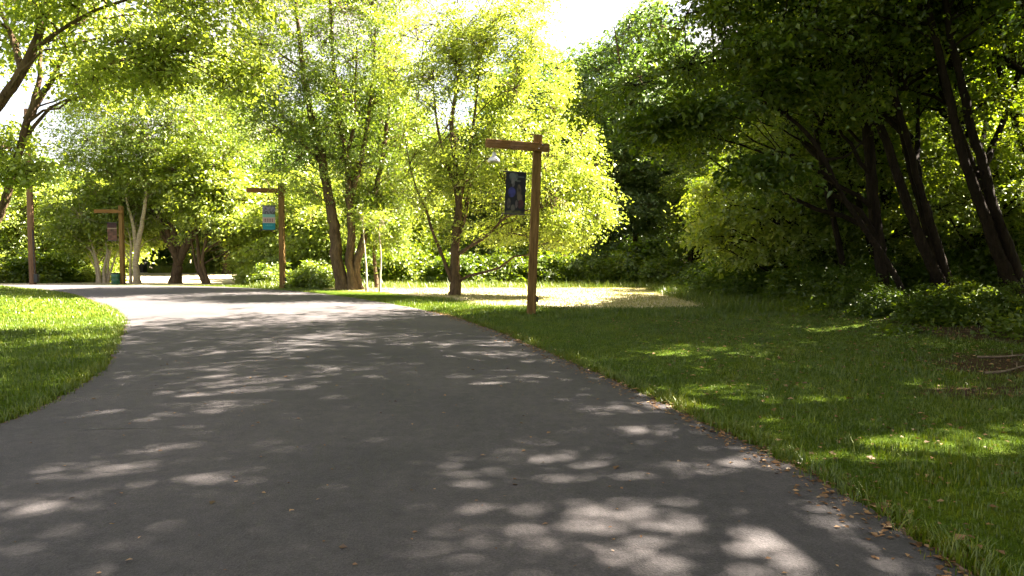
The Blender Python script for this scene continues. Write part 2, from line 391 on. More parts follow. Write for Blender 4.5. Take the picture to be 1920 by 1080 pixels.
# ------------------------------------------------------------------ leaves
def leaf_geo(C, size, out, rng, tint, simple=True, up=.75, droop=.35, width=.62, spread=.5):
    """C (n,3) positions, out (n,3) outward directions"""
    n = len(C)
    N = np.array([0, 0, up]) + out * .35 + rng.normal(0, spread, (n, 3)); N /= np.linalg.norm(N, axis=1)[:, None]
    D = out * .6 + rng.normal(0, .7, (n, 3)) + np.array([0, 0, -droop]); D -= N * (D * N).sum(1)[:, None]; D /= np.linalg.norm(D, axis=1)[:, None] + 1e-9
    S = np.cross(N, D)
    L = (size * np.exp(rng.normal(0, .34, n)))[:, None]; w = L * width * .5
    if simple:
        V = np.stack([C, C + D * L * .42 + S * w + N * w * .25, C + D * L - N * L * .08, C + D * L * .42 - S * w + N * w * .25], 1).reshape(-1, 3)
        F = np.arange(n * 4).reshape(-1, 4); A = np.repeat(tint, 4)
    else:
        V = np.stack([C, C + D * L * .28 + S * w * .95 + N * w * .3, C + D * L * .62 + S * w * .75 + N * w * .1, C + D * L - N * L * .15,
                      C + D * L * .62 - S * w * .75 + N * w * .1, C + D * L * .28 - S * w * .95 + N * w * .3], 1).reshape(-1, 3)
        b = np.arange(n)[:, None] * 6; F = np.concatenate([b + np.array([0, 1, 2, 3]), b + np.array([0, 3, 4, 5])]); A = np.repeat(tint, 6)
    return V, F, A

def vnoise(P, s, seed):
    r = np.random.default_rng(seed); out = np.zeros(len(P))
    for k in range(5):
        d = r.normal(0, 1, 3); d /= np.linalg.norm(d); d2 = np.cross(d, r.normal(0, 1, 3)); d2 /= np.linalg.norm(d2)
        f = s * (1.0 + .55 * k)
        out += np.sin(P @ d * f + r.random() * 6) * np.cos(P @ d2 * f * .8 + r.random() * 6)
    return out / 2.0

def bez(a, c, b, n):
    t = np.linspace(0, 1, n)[:, None]; return (1 - t) ** 2 * a + 2 * (1 - t) * t * c + t ** 2 * b

def make_tree(name, label, cat, base, stems, blobs, nclump, perclump, leafsize, leafmat, barkmat, seed, clump_r=.42, flat=.38, gap=-.25,
              simple=True, group=None, limbs=None, shell=.5, twigs=True, hang=0.0, width=.62, rz=0, top_light=.15, knoise=1.2, spread=.5):
    """stems: list of (points world-space, r0, r1); blobs: list of (centre, radii, weight). Everything relative to world; stored relative to base"""
    rng = np.random.default_rng(seed)
    base = np.asarray(base, float)
    root = thing(name, label, cat, tuple(base), rz, group)
    SP, SR = [], []
    for si, (pts, r0, r1) in enumerate(stems):
        P = catmull(np.asarray(pts, float) - base, 7)
        n = len(P); wb = np.cumsum(rng.normal(0, r0 * .09, (n, 3)), 0); wb -= np.linspace(0, 1, n)[:, None] * wb[-1]; wb[:, 2] = 0; P = P + wb
        t = np.linspace(0, 1, n); R = r0 * (1 - t) ** .8 + r1
        first = si == 0 or np.linalg.norm(P[0, :2]) < .6 and P[0, 2] < .3
        if first: R = R * (1 + .40 * np.exp(-np.maximum(P[:, 2], 0) / .22)); P[0, 2] -= .15
        g = Geo(); k = 12 if r0 > .12 else 8
        ell = 1 + .09 * rng.normal(0, 1, (1, k)) + .05 * rng.normal(0, 1, (n, k))
        g.tube(P, R, k, ell=ell)
        o = link("trunk" if si == 0 else "limb", g.mesh("trunk", barkmat), parent=root)
        SP.append(P); SR.append(R)
    SPa, SRa = np.vstack(SP), np.concatenate(SR)
    # clump centres
    wts = np.array([b[2] for b in blobs], float); wts /= wts.sum()
    cand = []
    need = int(nclump * 1.0); tot = 0
    while tot < need:
        m = need * 2; bi = rng.choice(len(blobs), m, p=wts)
        d = rng.normal(0, 1, (m, 3)); d /= np.linalg.norm(d, axis=1)[:, None]
        r = rng.random(m) ** (1 / 3 * (1 - shell) + .02)
        Cb = np.array([b[0] for b in blobs])[bi] - base; Rb = np.array([b[1] for b in blobs])[bi]
        P = Cb + d * r[:, None] * Rb * (1 + .12 * rng.normal(0, 1, (m, 1)))
        keep = (vnoise(P, knoise, seed) > gap) & (P[:, 2] > .5)
        P = P[keep]; cand.append(P); tot += len(P)
    C = np.vstack(cand)[:need]
    cen = np.average([np.asarray(b[0]) - base for b in blobs], axis=0, weights=wts)
    # limbs by k-means
    K = limbs or max(8, nclump // 22)
    Q = C[rng.choice(len(C), K, replace=False)]
    for _ in range(3):
        lab = ((C[:, None] - Q[None]) ** 2).sum(-1).argmin(1)
        for k in range(K):
            if (lab == k).any(): Q[k] = C[lab == k].mean(0)
    g = Geo(); limbP = []
    for k in range(K):
        q = Q[k]; d = SPa - q; hd = np.linalg.norm(d[:, :2], axis=1)
        cost = np.linalg.norm(d, axis=1) + 3.0 * np.maximum(0, SPa[:, 2] - (q[2] - .45 * hd)) + (SRa < .02) * .5
        j = cost.argmin(); a = SPa[j]; r0 = min(SRa[j] * .6, .012 + .011 * np.linalg.norm(q - a))
        dirv = q - a; ctrl = a + dirv * .5 + np.array([0, 0, .14 * np.linalg.norm(dirv)]) + rng.normal(0, .08, 3) * np.linalg.norm(dirv)
        P = bez(a, ctrl, q, 9); P[1:-1] += rng.normal(0, .03, (7, 3)) * np.linalg.norm(dirv) * .5
        g.tube(P, np.linspace(r0, .010, 9), 6, cap=False); limbP.append(P)
    twigdir = np.zeros_like(C)
    for i in range(len(C)):
        P = limbP[lab[i]]; dd = ((P - C[i]) ** 2).sum(1); dd[:3] += .5; a = P[dd.argmin()]
        v = C[i] - a; twigdir[i] = v
        if twigs:
            g.tube(bez(a, a + v * .5 + np.array([0, 0, .1 * np.linalg.norm(v)]), C[i], 3), np.array([.012, .008, .004]) * (1 + .6 * (leafsize > .13)), 3, cap=False)
    link("branches", g.mesh("branches", barkmat), parent=root)['kind'] = 'stuff'
    # leaves
    outc = C - cen; outc /= np.linalg.norm(outc, axis=1)[:, None] + 1e-6
    td = twigdir / (np.linalg.norm(twigdir, axis=1)[:, None] + 1e-6); outc = outc * .5 + td * .5
    idx = np.repeat(np.arange(len(C)), perclump); n = len(idx)
    cr = clump_r * np.exp(rng.normal(0, .3, len(C)))
    O = rng.normal(0, 1, (n, 3)) * .55; O[:, 2] *= flat
    tilt = outc[idx]; 
    off = O * cr[idx][:, None]
    off[:, 2] -= .45 * (off * tilt).sum(1).clip(-.5, 1) + .25 * (off[:, :2] ** 2).sum(1)
    if hang > 0: off[:, 2] -= rng.random(n) ** .8 * hang * (cr[idx] / clump_r); off[:, :2] *= .45
    P = C[idx] + off
    P[:, 2] = np.maximum(P[:, 2], .12)
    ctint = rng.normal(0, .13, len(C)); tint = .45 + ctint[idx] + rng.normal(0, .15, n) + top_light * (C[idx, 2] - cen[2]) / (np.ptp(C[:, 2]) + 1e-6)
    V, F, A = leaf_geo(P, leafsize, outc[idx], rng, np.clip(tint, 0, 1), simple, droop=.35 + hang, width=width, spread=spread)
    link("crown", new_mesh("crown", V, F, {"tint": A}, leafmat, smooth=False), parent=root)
    return root

ORD = 'first second third fourth fifth sixth seventh eighth ninth tenth eleventh twelfth thirteenth fourteenth fifteenth sixteenth seventeenth eighteenth nineteenth twentieth'.split()
def nth(lst, x, y):
    return ORD[sorted(round(q[0] / q[1], 5) for q in lst).index(round(x / y, 5))] + " from the left"
def g3(x, y, dz=0): return (x, y, float(gz(x, y)) + dz)

# ------------------------------------------------------------------ the sunlit maple
bx, by = -2.08, 24.4
b = g3(bx, by)
D = by
make_tree("maple_tree", "yellow green maple with a wide crown standing on the pale meadow behind the nearest post", "tree", b, [
    ([b, at(856, 520, D), at(857, 480, D), at(857, 440, D), at(860, 400, D), at(858, 360, D), at(852, 300, D), at(846, 235, D), at(858, 150, D), at(868, 60, D)], .165, .025),
    ([at(852, 540, D), at(838, 500, D), at(826, 465, D), at(812, 430, D), at(800, 390, D), at(782, 355, D), at(770, 315, D), at(760, 260, D)], .06, .015),
    ([at(857, 478, D), at(885, 460, D - .2), at(915, 440, D - .5), at(945, 410, D - .9), at(985, 395, D - 1.2), at(1040, 385, D - 1.5)], .06, .015),
    ([at(862, 440, D), at(872, 400, D + .3), at(880, 350, D + .6), at(900, 290, D + .8), at(940, 240, D + 1), at(975, 180, D + 1.2)], .07, .02),
    ([at(860, 390, D), at(872, 330, D - .3), at(885, 260, D - .5), at(893, 180, D - .6), at(905, 90, D - .6)], .06, .02),
    ([at(856, 355, D), at(835, 300, D + .2), at(820, 240, D + .5), at(812, 160, D + .8)], .07, .02),
], [
    (at(880, 215, D), (2.3, 2.4, 3.4), 4.2),
    (at(915, 70, D), (1.7, 2.0, 2.6), 2.2),
    (at(1000, 290, D - .3), (2.3, 2.4, 2.1), 2.6),
    (at(1065, 370, D - .8), (1.75, 1.9, 1.35), 1.7),
    (at(990, 410, D - .6), (1.9, 1.9, 1.0), 1.1),
    (at(1100, 395, D - .8), (.9, 1.0, .5), .3), (at(1060, 445, D - .8), (.9, 1.0, .42), .35),
    (at(815, 340, D), (1.35, 1.7, 1.8), 1.1),
    (at(1010, 165, D), (1.3, 1.6, 1.7), 1.2), (at(790, 110, D + .6), (1.8, 1.8, 2.4), 1.4), (at(960, 10, D), (1.5, 1.8, 1.6), .9),
    (at(900, 435, D + .4), (1.5, 1.3, .5), .35),
], 2600, 38, .078, M['leaf_maple'], M['bark'], 11, clump_r=.38, gap=-.12, shell=.55, limbs=70)

# ------------------------------------------------------------------ twin-trunked tree by the road
bx, by = -7.0, 28.4; b = g3(bx, by); D = by
make_tree("twin_trunk_tree", "tall green tree with thick clustered trunks between the middle post and the maple", "tree", b, [
    ([b + np.array((-.15, 0, 0)), at(636, 500, D), at(632, 440, D), at(624, 390, D), at(612, 320, D), at(598, 250, D), at(583, 200, D), at(565, 120, D), at(555, 30, D), at(548, -80, D)], .24, .03),
    ([b + np.array((.22, -.1, 0)), at(655, 500, D), at(658, 455, D), at(655, 380, D), at(652, 310, D), at(640, 240, D), at(628, 160, D), at(622, 60, D), at(615, -90, D)], .19, .03),
    ([b + np.array((.42, .1, 0)), at(666, 510, D), at(674, 470, D), at(684, 430, D + .3), at(700, 370, D + .5), at(716, 300, D + .7), at(730, 200, D + .8), at(745, 90, D + .8)], .16, .03),
    ([at(655, 380, D), at(672, 320, D), at(690, 250, D), at(700, 150, D), at(705, 30, D)], .11, .02),
    ([at(612, 320, D), at(585, 285, D), at(555, 265, D), at(520, 240, D), at(480, 215, D)], .08, .02),
    ([at(640, 300, D), at(660, 250, D - .4), at(665, 180, D - .7), at(670, 60, D - 1)], .09, .02),
], [
    (at(600, 90, D), (3.3, 3.2, 3.2), 4), (at(700, 60, D), (3.0, 3.0, 3.6), 3.6), (at(560, 210, D), (2.6, 2.6, 1.9), 2.0),
    (at(650, 220, D), (2.8, 2.6, 2.0), 2.2), (at(740, 230, D + .4), (1.7, 2.4, 2.3), 1.5), (at(505, 130, D + .3), (2.0, 2.3, 2.6), 1.5),
    (at(640, -90, D), (3.6, 3.3, 2.6), 2.5), (at(590, 330, D + .3), (2.2, 2.0, 1.1), .8), (at(700, 340, D + .3), (1.8, 1.6, 1.2), .8),
], 3000, 37, .082, M['leaf_lime'], M['bark'], 23, clump_r=.42, gap=-.22, shell=.5, limbs=80)

# weeping birch-like crown at the side of it
bx, by = -6.0, 29.6; b = g3(bx, by); D = by
make_tree("weeping_tree", "slender tree with hanging yellow green sprays right beside the thick clustered trunks", "tree", b, [
    ([b, at(702, 480, D), at(705, 420, D), at(708, 350, D), at(712, 300, D)], .07, .02),
], [(at(705, 345, D), (1.7, 1.2, .9), 2), (at(725, 390, D - .5), (1.1, .9, .9), 1.2), (at(690, 380, D - .6), (1.0, .8, .8), .6)],
    420, 46, .10, M['leaf_lime'], M['bark'], 31, clump_r=.45, gap=-.4, shell=.3, hang=1.25, width=.42)

# two thin pale saplings
for k, (px, top, Y, lab) in enumerate([(688, 430, 27.2, "thin pale sapling stem leaning left just right of the thick clustered trunks"), (712, 440, 26.6, "thin pale upright sapling stem between the leaning sapling and the maple")]):
    base = at(px, 549, Y); base[2] = gz(base[0], Y)
    make_tree("sapling", lab, "sapling", base, [([base, at(px - 1 + 2 * k, 520, Y), at(px - 3 + 5 * k, 480, Y), at(px - 7 + 6 * k, top, Y), at(px - 8 + 7 * k, top - 30, Y)], .035, .012)],
              [(at(px - 6 + 7 * k, top - 25, Y), (.5, .5, .5), 1)], 26, 26, .09, M['leaf_lime'], M['bark_pale'], 41 + k, clump_r=.3, gap=-1, limbs=5)

# ------------------------------------------------------------------ trees across the road on the left
bx, by = -21.2, 42.0; D = by; b = g3(bx, by)
make_tree("vase_shaped_tree", "green tree whose short thick trunk forks into many stems beyond the road", "tree", b, [
    ([b, at(331, 510, D), at(334, 492, D), at(326, 470, D), at(312, 430, D), at(298, 395, D), at(285, 350, D), at(272, 290, D), at(262, 200, D)], .28, .04),
    ([at(334, 492, D), at(345, 470, D), at(356, 440, D), at(362, 390, D), at(368, 330, D), at(372, 240, D)], .20, .03),
    ([at(334, 494, D), at(330, 450, D), at(318, 400, D), at(312, 340, D), at(315, 250, D), at(318, 140, D)], .20, .03),
    ([at(338, 488, D), at(352, 462, D), at(378, 420, D), at(398, 370, D), at(410, 300, D)], .15, .03),
    ([at(330, 480, D), at(305, 440, D), at(280, 380, D), at(240, 320, D)], .12, .03),
], [
    (at(300, 260, D), (5.6, 4.5, 4.0), 4), (at(215, 290, D), (4.0, 4, 3.0), 2), (at(395, 240, D), (4.0, 4, 4.0), 2.4), (at(320, 130, D), (4.8, 4.2, 3.4), 2.2),
    (at(240, 190, D), (3.6, 3.6, 3.4), 1.3), (at(400, 370, D + .5), (2.6, 2.5, 1.7), .8), (at(250, 380, D + .5), (2.8, 2.5, 1.3), .7),
], 3000, 34, .115, M['leaf_lime'], M['bark'], 53, clump_r=.62, gap=-.22, shell=.5, limbs=80)

bx, by = -18.6, 40.5; D = by; b = g3(bx, by)
make_tree("three_stem_tree", "small tree with three close upright stems, right of the short forking trunk", "tree", b, [
    ([b, at(374, 500, D), at(370, 450, D), at(366, 400, D), at(360, 340, D)], .13, .02),
    ([b + np.array((.12, 0, 0)), at(380, 490, D), at(386, 450, D), at(390, 400, D), at(392, 330, D)], .12, .02),
    ([b + np.array((-.15, .1, 0)), at(368, 500, D), at(360, 455, D), at(352, 420, D)], .08, .02),
], [(at(400, 380, D), (2.6, 2.2, 2.4), 2), (at(450, 420, D), (1.9, 1.8, 1.2), 1), (at(360, 330, D), (2, 2, 2), 1)],
    700, 36, .17, M['leaf_lime'], M['bark'], 59, clump_r=.5, gap=-.2)

bx, by = -22.8, 40.6; D = by; b = g3(bx, by)
make_tree("pale_forked_tree", "pale barked tree leaning right, forking high, beside the farthest wooden post", "tree", b, [
    ([b, at(254, 500, D), at(258, 470, D), at(264, 430, D), at(270, 385, D), at(275, 330, D), at(282, 260, D)], .15, .03),
    ([at(256, 480, D), at(252, 445, D), at(246, 410, D), at(238, 380, D), at(232, 330, D)], .10, .02),
    ([b + np.array((-.5, .1, 0)), at(244, 500, D), at(246, 470, D), at(243, 440, D)], .07, .02),
], [(at(275, 320, D + .8), (2.4, 2.2, 1.8), 2), (at(240, 400, D + 3.5), (2.4, 1.3, 2.0), 1.6), (at(295, 420, D + 1.6), (1.2, 1.2, 1.4), .7)],
    800, 36, .17, M['leaf_maple'], M['bark_pale'], 61, clump_r=.5, gap=-.2)

bx, by = -26.3, 42.5; D = by; b = g3(bx, by)
make_tree("pale_clump_tree", "clump of thin pale stems fanning out left of the farthest wooden post", "tree", b, [
    ([b, at(183, 500, D), at(176, 470, D), at(168, 440, D), at(162, 400, D)], .09, .02),
    ([b + np.array((.3, 0, 0)), at(196, 500, D), at(202, 470, D), at(192, 430, D), at(188, 390, D)], .09, .02),
    ([b + np.array((.35, .1, 0)), at(204, 480, D), at(212, 440, D), at(206, 400, D), at(190, 350, D)], .07, .02),
    ([b + np.array((-.2, .1, 0)), at(178, 490, D), at(165, 460, D)], .05, .02),
    ([b + np.array((.4, .1, 0)), at(210, 500, D), at(222, 470, D)], .05, .02),
], [(at(180, 400, D), (2.6, 2.4, 1.8), 2), (at(215, 440, D + 2), (2.2, 1.4, 1.4), 1), (at(150, 440, D + 1.5), (1.6, 1.4, 1.6), .8)],
    620, 34, .17, M['leaf_lime'], M['bark_pale'], 67, clump_r=.5, gap=-.2)

# ------------------------------------------------------------------ leaning trees at the left edge
bx, by = -11.6, 13.0; D = by; b = g3(bx, by)
make_tree("leaning_tree", "thick dark trunk leaning right across the top left corner under yellow leaves", "tree", b, [
    ([b, at(-130, 480, D), at(-85, 330, D), at(-30, 235, D), at(20, 165, D), at(60, 95, D), at(82, 10, D), at(95, -90, D), at(100, -220, D)], .095, .04),
    ([at(60, 95, D), at(110, 60, D - .3), at(180, 20, D - .6), at(270, -10, D - .8), at(360, -40, D - 1)], .03, .012),
    ([at(40, 130, D), at(20, 60, D + .3), at(-20, -20, D + .6)], .04, .02),
], [
    (at(120, -60, D), (2.6, 2.3, 1.2), 2.5), (at(290, -20, D - .6), (1.9, 1.7, .8), 1.8), (at(400, -60, D - 1), (1.6, 1.6, .7), 1),
    (at(150, 60, D), (.9, 1.0, .7), .45), (at(-30, -40, D + 1), (1.8, 1.6, 1.4), 1), (at(0, -260, D + 1), (3.0, 2.8, 1.4), .8),
    (at(10, 60, D + 1), (.7, .8, .8), .3)
], 700, 34, .078, M['leaf_maple'], M['bark'], 71, clump_r=.40, gap=.1, simple=False, shell=.4, knoise=1.8)

bx, by = -12.6, 14.6; D = by; b = g3(bx, by)
make_tree("forked_leaning_tree", "thinner trunk with pale base and a fork, leaning right at the left edge", "tree", b, [
    ([b, at(-60, 500, D), at(-10, 415, D), at(14, 360, D), at(34, 290, D), at(50, 225, D), at(66, 165, D), at(74, 110, D), at(78, 40, D)], .08, .025),
    ([at(50, 225, D), at(72, 185, D), at(98, 145, D), at(130, 90, D - .2), at(190, 70, D - .3)], .07, .02),
    ([at(98, 145, D), at(160, 130, D - .5), at(240, 110, D - 1), at(330, 95, D - 1.5)], .04, .015),
], [
    (at(255, 120, D - .8), (1.6, 1.4, .55), 1.3), (at(370, 110, D - 1.4), (1.3, 1.4, .55), 1.0), (at(150, 90, D), (.9, 1, .6), .5), (at(180, 170, D), (.8, 1, .35), .4),
    (at(20, 315, D - 1), (.65, .8, .3), .5), (at(-10, 270, D), (.7, .8, .5), .35), (at(440, 140, D - 1), (.7, .9, .4), .35)
], 460, 34, .08, M['leaf_maple'], M['bark'], 73, clump_r=.38, gap=-.15, simple=False, shell=.3, limbs=36)

# ------------------------------------------------------------------ right-hand woods: the trees whose trunks show
def rt(px, Y, z=None):
    p = at(px, 590, Y); p[2] = gz(p[0], Y) if z is None else z; return p
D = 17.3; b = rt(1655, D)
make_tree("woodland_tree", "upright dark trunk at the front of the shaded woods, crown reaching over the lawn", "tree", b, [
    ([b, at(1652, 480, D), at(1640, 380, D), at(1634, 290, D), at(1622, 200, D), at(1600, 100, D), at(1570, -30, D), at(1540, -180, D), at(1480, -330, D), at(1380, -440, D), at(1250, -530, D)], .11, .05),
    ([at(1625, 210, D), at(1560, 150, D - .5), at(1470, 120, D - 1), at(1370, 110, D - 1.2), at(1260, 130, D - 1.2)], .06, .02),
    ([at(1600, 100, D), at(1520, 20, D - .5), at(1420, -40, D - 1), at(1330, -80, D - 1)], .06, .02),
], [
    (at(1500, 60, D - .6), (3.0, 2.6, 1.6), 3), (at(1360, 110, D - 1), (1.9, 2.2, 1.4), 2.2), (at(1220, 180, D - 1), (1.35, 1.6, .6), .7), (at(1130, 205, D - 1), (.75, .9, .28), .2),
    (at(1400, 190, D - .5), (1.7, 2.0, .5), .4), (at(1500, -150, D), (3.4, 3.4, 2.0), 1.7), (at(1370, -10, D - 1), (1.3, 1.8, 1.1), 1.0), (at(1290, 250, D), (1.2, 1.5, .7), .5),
    ((4.2, 16.2, 13.0), (2.9, 3.0, 1.5), 1.6), ((-1.2, 14.6, 14.0), (2.8, 2.6, .8), .8), ((3.2, 13.0, 13.5), (2.8, 2.4, 1.0), .8), ((8.2, 18.4, 12.0), (2.8, 2.8, 2.0), 1.6),  # high crown parts out of view, put in to shade road and lawns
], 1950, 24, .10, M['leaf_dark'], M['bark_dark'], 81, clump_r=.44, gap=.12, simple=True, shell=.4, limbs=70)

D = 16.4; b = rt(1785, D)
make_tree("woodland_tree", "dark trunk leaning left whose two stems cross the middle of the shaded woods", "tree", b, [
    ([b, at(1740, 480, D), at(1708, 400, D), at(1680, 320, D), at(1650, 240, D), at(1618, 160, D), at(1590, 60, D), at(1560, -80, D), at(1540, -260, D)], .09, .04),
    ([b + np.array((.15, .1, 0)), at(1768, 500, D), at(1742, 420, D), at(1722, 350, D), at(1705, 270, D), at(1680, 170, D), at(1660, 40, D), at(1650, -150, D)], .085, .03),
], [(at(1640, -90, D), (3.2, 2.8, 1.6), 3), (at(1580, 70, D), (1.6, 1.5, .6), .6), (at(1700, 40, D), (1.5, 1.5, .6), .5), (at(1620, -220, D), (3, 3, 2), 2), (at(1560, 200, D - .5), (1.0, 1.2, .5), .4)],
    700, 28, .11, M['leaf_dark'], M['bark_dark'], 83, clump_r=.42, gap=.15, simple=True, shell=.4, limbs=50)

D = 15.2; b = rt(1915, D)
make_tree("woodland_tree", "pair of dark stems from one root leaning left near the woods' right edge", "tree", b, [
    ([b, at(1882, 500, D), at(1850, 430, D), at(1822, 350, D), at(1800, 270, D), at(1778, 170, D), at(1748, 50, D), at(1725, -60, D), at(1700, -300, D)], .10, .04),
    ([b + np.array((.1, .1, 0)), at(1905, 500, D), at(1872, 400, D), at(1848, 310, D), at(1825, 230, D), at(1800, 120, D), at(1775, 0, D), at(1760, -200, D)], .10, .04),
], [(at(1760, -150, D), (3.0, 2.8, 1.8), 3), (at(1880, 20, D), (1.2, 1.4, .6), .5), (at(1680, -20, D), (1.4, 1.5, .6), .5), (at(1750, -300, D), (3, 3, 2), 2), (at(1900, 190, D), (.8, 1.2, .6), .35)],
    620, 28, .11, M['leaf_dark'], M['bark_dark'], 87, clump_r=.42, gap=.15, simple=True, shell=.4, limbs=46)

D = 15.6; b = rt(1712, D)
make_tree("arching_tree", "thin dark trunk arching left in a long bow at the front of the shaded woods", "tree", b, [
    ([b, at(1668, 500, D), at(1622, 430, D), at(1580, 365, D), at(1545, 295, D), at(1505, 240, D), at(1450, 200, D), at(1390, 180, D), at(1320, 190, D), at(1240, 220, D)], .055, .02),
    ([at(1580, 365, D), at(1540, 320, D - .3), at(1480, 300, D - .5), at(1410, 310, D - .6)], .03, .01),
    ([at(1545, 300, D), at(1590, 290, D + .3), at(1640, 240, D + .4)], .03, .01),
], [(at(1330, 220, D), (1.1, 1.2, .4), 1.0), (at(1240, 230, D), (.8, .9, .3), .6), (at(1440, 320, D - .3), (.9, 1.0, .4), .5), (at(1460, 170, D), (1.1, 1.1, .4), .6)],
    240, 34, .12, M['leaf_dark'], M['bark_dark'], 89, clump_r=.38, gap=-.4, simple=False, limbs=20)

D = 21.5; b = rt(1500, D)
make_tree("understory_tree", "slim understory tree with sunlit yellow green sprays, left of the arching trunk", "tree", b, [
    ([b, at(1497, 500, D), at(1494, 430, D), at(1488, 350, D), at(1480, 270, D), at(1476, 200, D)], .09, .02),
    ([at(1494, 430, D), at(1450, 390, D), at(1410, 350, D)], .04, .01), ([at(1490, 400, D), at(1540, 360, D), at(1580, 320, D)], .04, .01),
], [(at(1400, 430, D), (1.6, 1.5, 1.2), 2), (at(1500, 380, D + .5), (2.0, 1.6, 1.3), 2), (at(1350, 380, D + 1), (1.2, 1.4, 1.0), 1), (at(1460, 270, D), (1.6, 1.6, 1.0), 1.2)],
    520, 34, .12, M['leaf_lime'], M['bark_dark'], 91, clump_r=.4, gap=-.1, simple=True, limbs=30)

# ------------------------------------------------------------------ prototypes copied for the rest of the woods
def proto(kind, name, label, loc, mat, bark, seed, H, ls, ncl=1500, per=36, lean=0, low=.35, wide=1.0, group=None, gap=-.15, knoise=1.0, tr=.018):
    r = np.random.default_rng(seed); b = np.array(loc, float)
    z = lambda f: H * f
    L = lean
    st = [([b, b + (L * .15 + .1, 0, z(.15)), b + (L * .35, .1, z(.32)), b + (L * .6 - .15, 0, z(.52)), b + (L * .8 + .1, .1, z(.72)), b + (L, 0, z(.92))], tr * H + .015, .03)]
    for q in range(4):
        a = q * 1.7 + r.random(); f0 = .28 + .12 * q; p0 = b + (L * f0 * 1.05, 0, z(f0)); ln = H * (.30 - .03 * q) * wide
        st.append(([p0, p0 + (cos(a) * ln * .35, sin(a) * ln * .35, z(.08)), p0 + (cos(a) * ln * .7, sin(a) * ln * .7, z(.2)), p0 + (cos(a) * ln * .95, sin(a) * ln * .95, z(.33))], .008 * H, .02))
    bl = []
    for q in range(9):
        a = q * 2.4 + r.random(); f = low + (.98 - low) * (q + .5) / 9; rad = H * .20 * wide * sin(pi * min(1, (f - low) / (1 - low) * .75 + .22)) ** .7
        bl.append((b + (L * f + cos(a) * rad * .8, sin(a) * rad * .8, z(f) * .97), (rad * 1.05, rad * 1.05, H * .11), rad ** 2))
    return make_tree(name, label, "tree", b, st, bl, ncl, per, ls, mat, bark, seed, clump_r=.5 * ls / .14, gap=gap, group=group, shell=.45, limbs=60, knoise=knoise)

LAB_BACK = "tall bluish green tree rising behind the meadow, between maple and shaded woods"
P1 = proto(0, "background_tree", "tall pale bluish green tree whose rounded top stands against the white sky", g3(7.6, 41), M['leaf_cool'], M['bark'], 101, 17.0, .18, 2200, 36, low=.30)
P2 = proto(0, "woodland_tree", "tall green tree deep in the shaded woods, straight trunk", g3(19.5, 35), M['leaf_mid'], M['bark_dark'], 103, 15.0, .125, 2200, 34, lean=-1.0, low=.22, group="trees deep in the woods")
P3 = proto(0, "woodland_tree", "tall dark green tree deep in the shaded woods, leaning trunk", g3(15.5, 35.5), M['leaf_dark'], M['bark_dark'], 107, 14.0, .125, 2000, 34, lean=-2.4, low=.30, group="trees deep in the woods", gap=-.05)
P4 = proto(0, "background_tree", "green broadleaf tree on the far side of the clearing, right behind the short forking trunk", g3(-30.0, 70), M['leaf_mid'], M['bark'], 109, 19.0, .24, 2100, 34, low=.16, wide=1.2)
P6 = proto(0, "shade_tree", "tall unseen high-crowned tree on the right bank just beside the viewer", g3(10.2, 8.2), M['leaf_mid'], M['bark_dark'], 127, 19.0, .14, 640, 36, lean=-2.5, low=.66, wide=1.35, gap=.32, knoise=.8)  # out of view; high gappy crowns put in to dapple the road
P8 = proto(0, "slender_tree", "slender dark tree leaning left among the trunks at the front of the woods", g3(10.9, 19.9), M['leaf_dark'], M['bark_dark'], 137, 10.5, .11, 420, 26, lean=-2.2, low=.55, wide=.75, gap=0, tr=.006)
P7 = proto(0, "understory_tree", "sunlit low tree deep in the woods with glowing yellow green leaves", g3(13.0, 22.5), M['leaf_lime'], M['bark_dark'], 131, 8.0, .12, 1300, 26, lean=-.8, low=.12, wide=1.5, group="low sunlit trees within the woods")
P5 = proto(0, "young_tree", "bushy yellow green young tree on the bank beyond the middle post", g3(-11.6, 38.5), M['leaf_maple'], M['bark'], 113, 7.0, .17, 800, 34, low=.16, wide=1.5)

def place(P, x, y, s, rz, label, group=None, sz=None):
    return dup(P, g3(x, y), rz, (s, s, s * (sz or 1)), label, group)

# behind the meadow (right of the maple)
place(P1, 2.2, 47, 1.08, 1.2, "dense dark tree directly behind the maple's right side", sz=.9)
place(P1, 5.6, 38.5, .62, 2.0, "shaded tree with a reddish trunk at the back of the meadow near the woods' corner")
place(P2, 10.4, 38.0, .80, .6, "dark tree closing the corner between meadow and shaded woods")
place(P3, 8.9, 32.5, .5, 2.9, "short dark leafy tree at the far end of the woods, at the meadow's corner")
place(P1, 12.5, 46, .95, 2.4, "tall green tree standing behind the corner of the woods")
G_B = "trees far behind the meadow"
LST = [(-1.5, 50, .72, .5), (-5.5, 53, .8, 1.6), (-9.5, 50, .85, 2.8), (-14, 55, .95, 4.0), (0, 60, .85, .2), (8, 57, .9, 5.1)]
for x, y, s, r in LST:
    place([P1, P2, P4][int(x * 7) % 3], x, y, s, r, "tree in the row far behind the maple and clustered trunks, " + nth(LST, x, y), G_B)
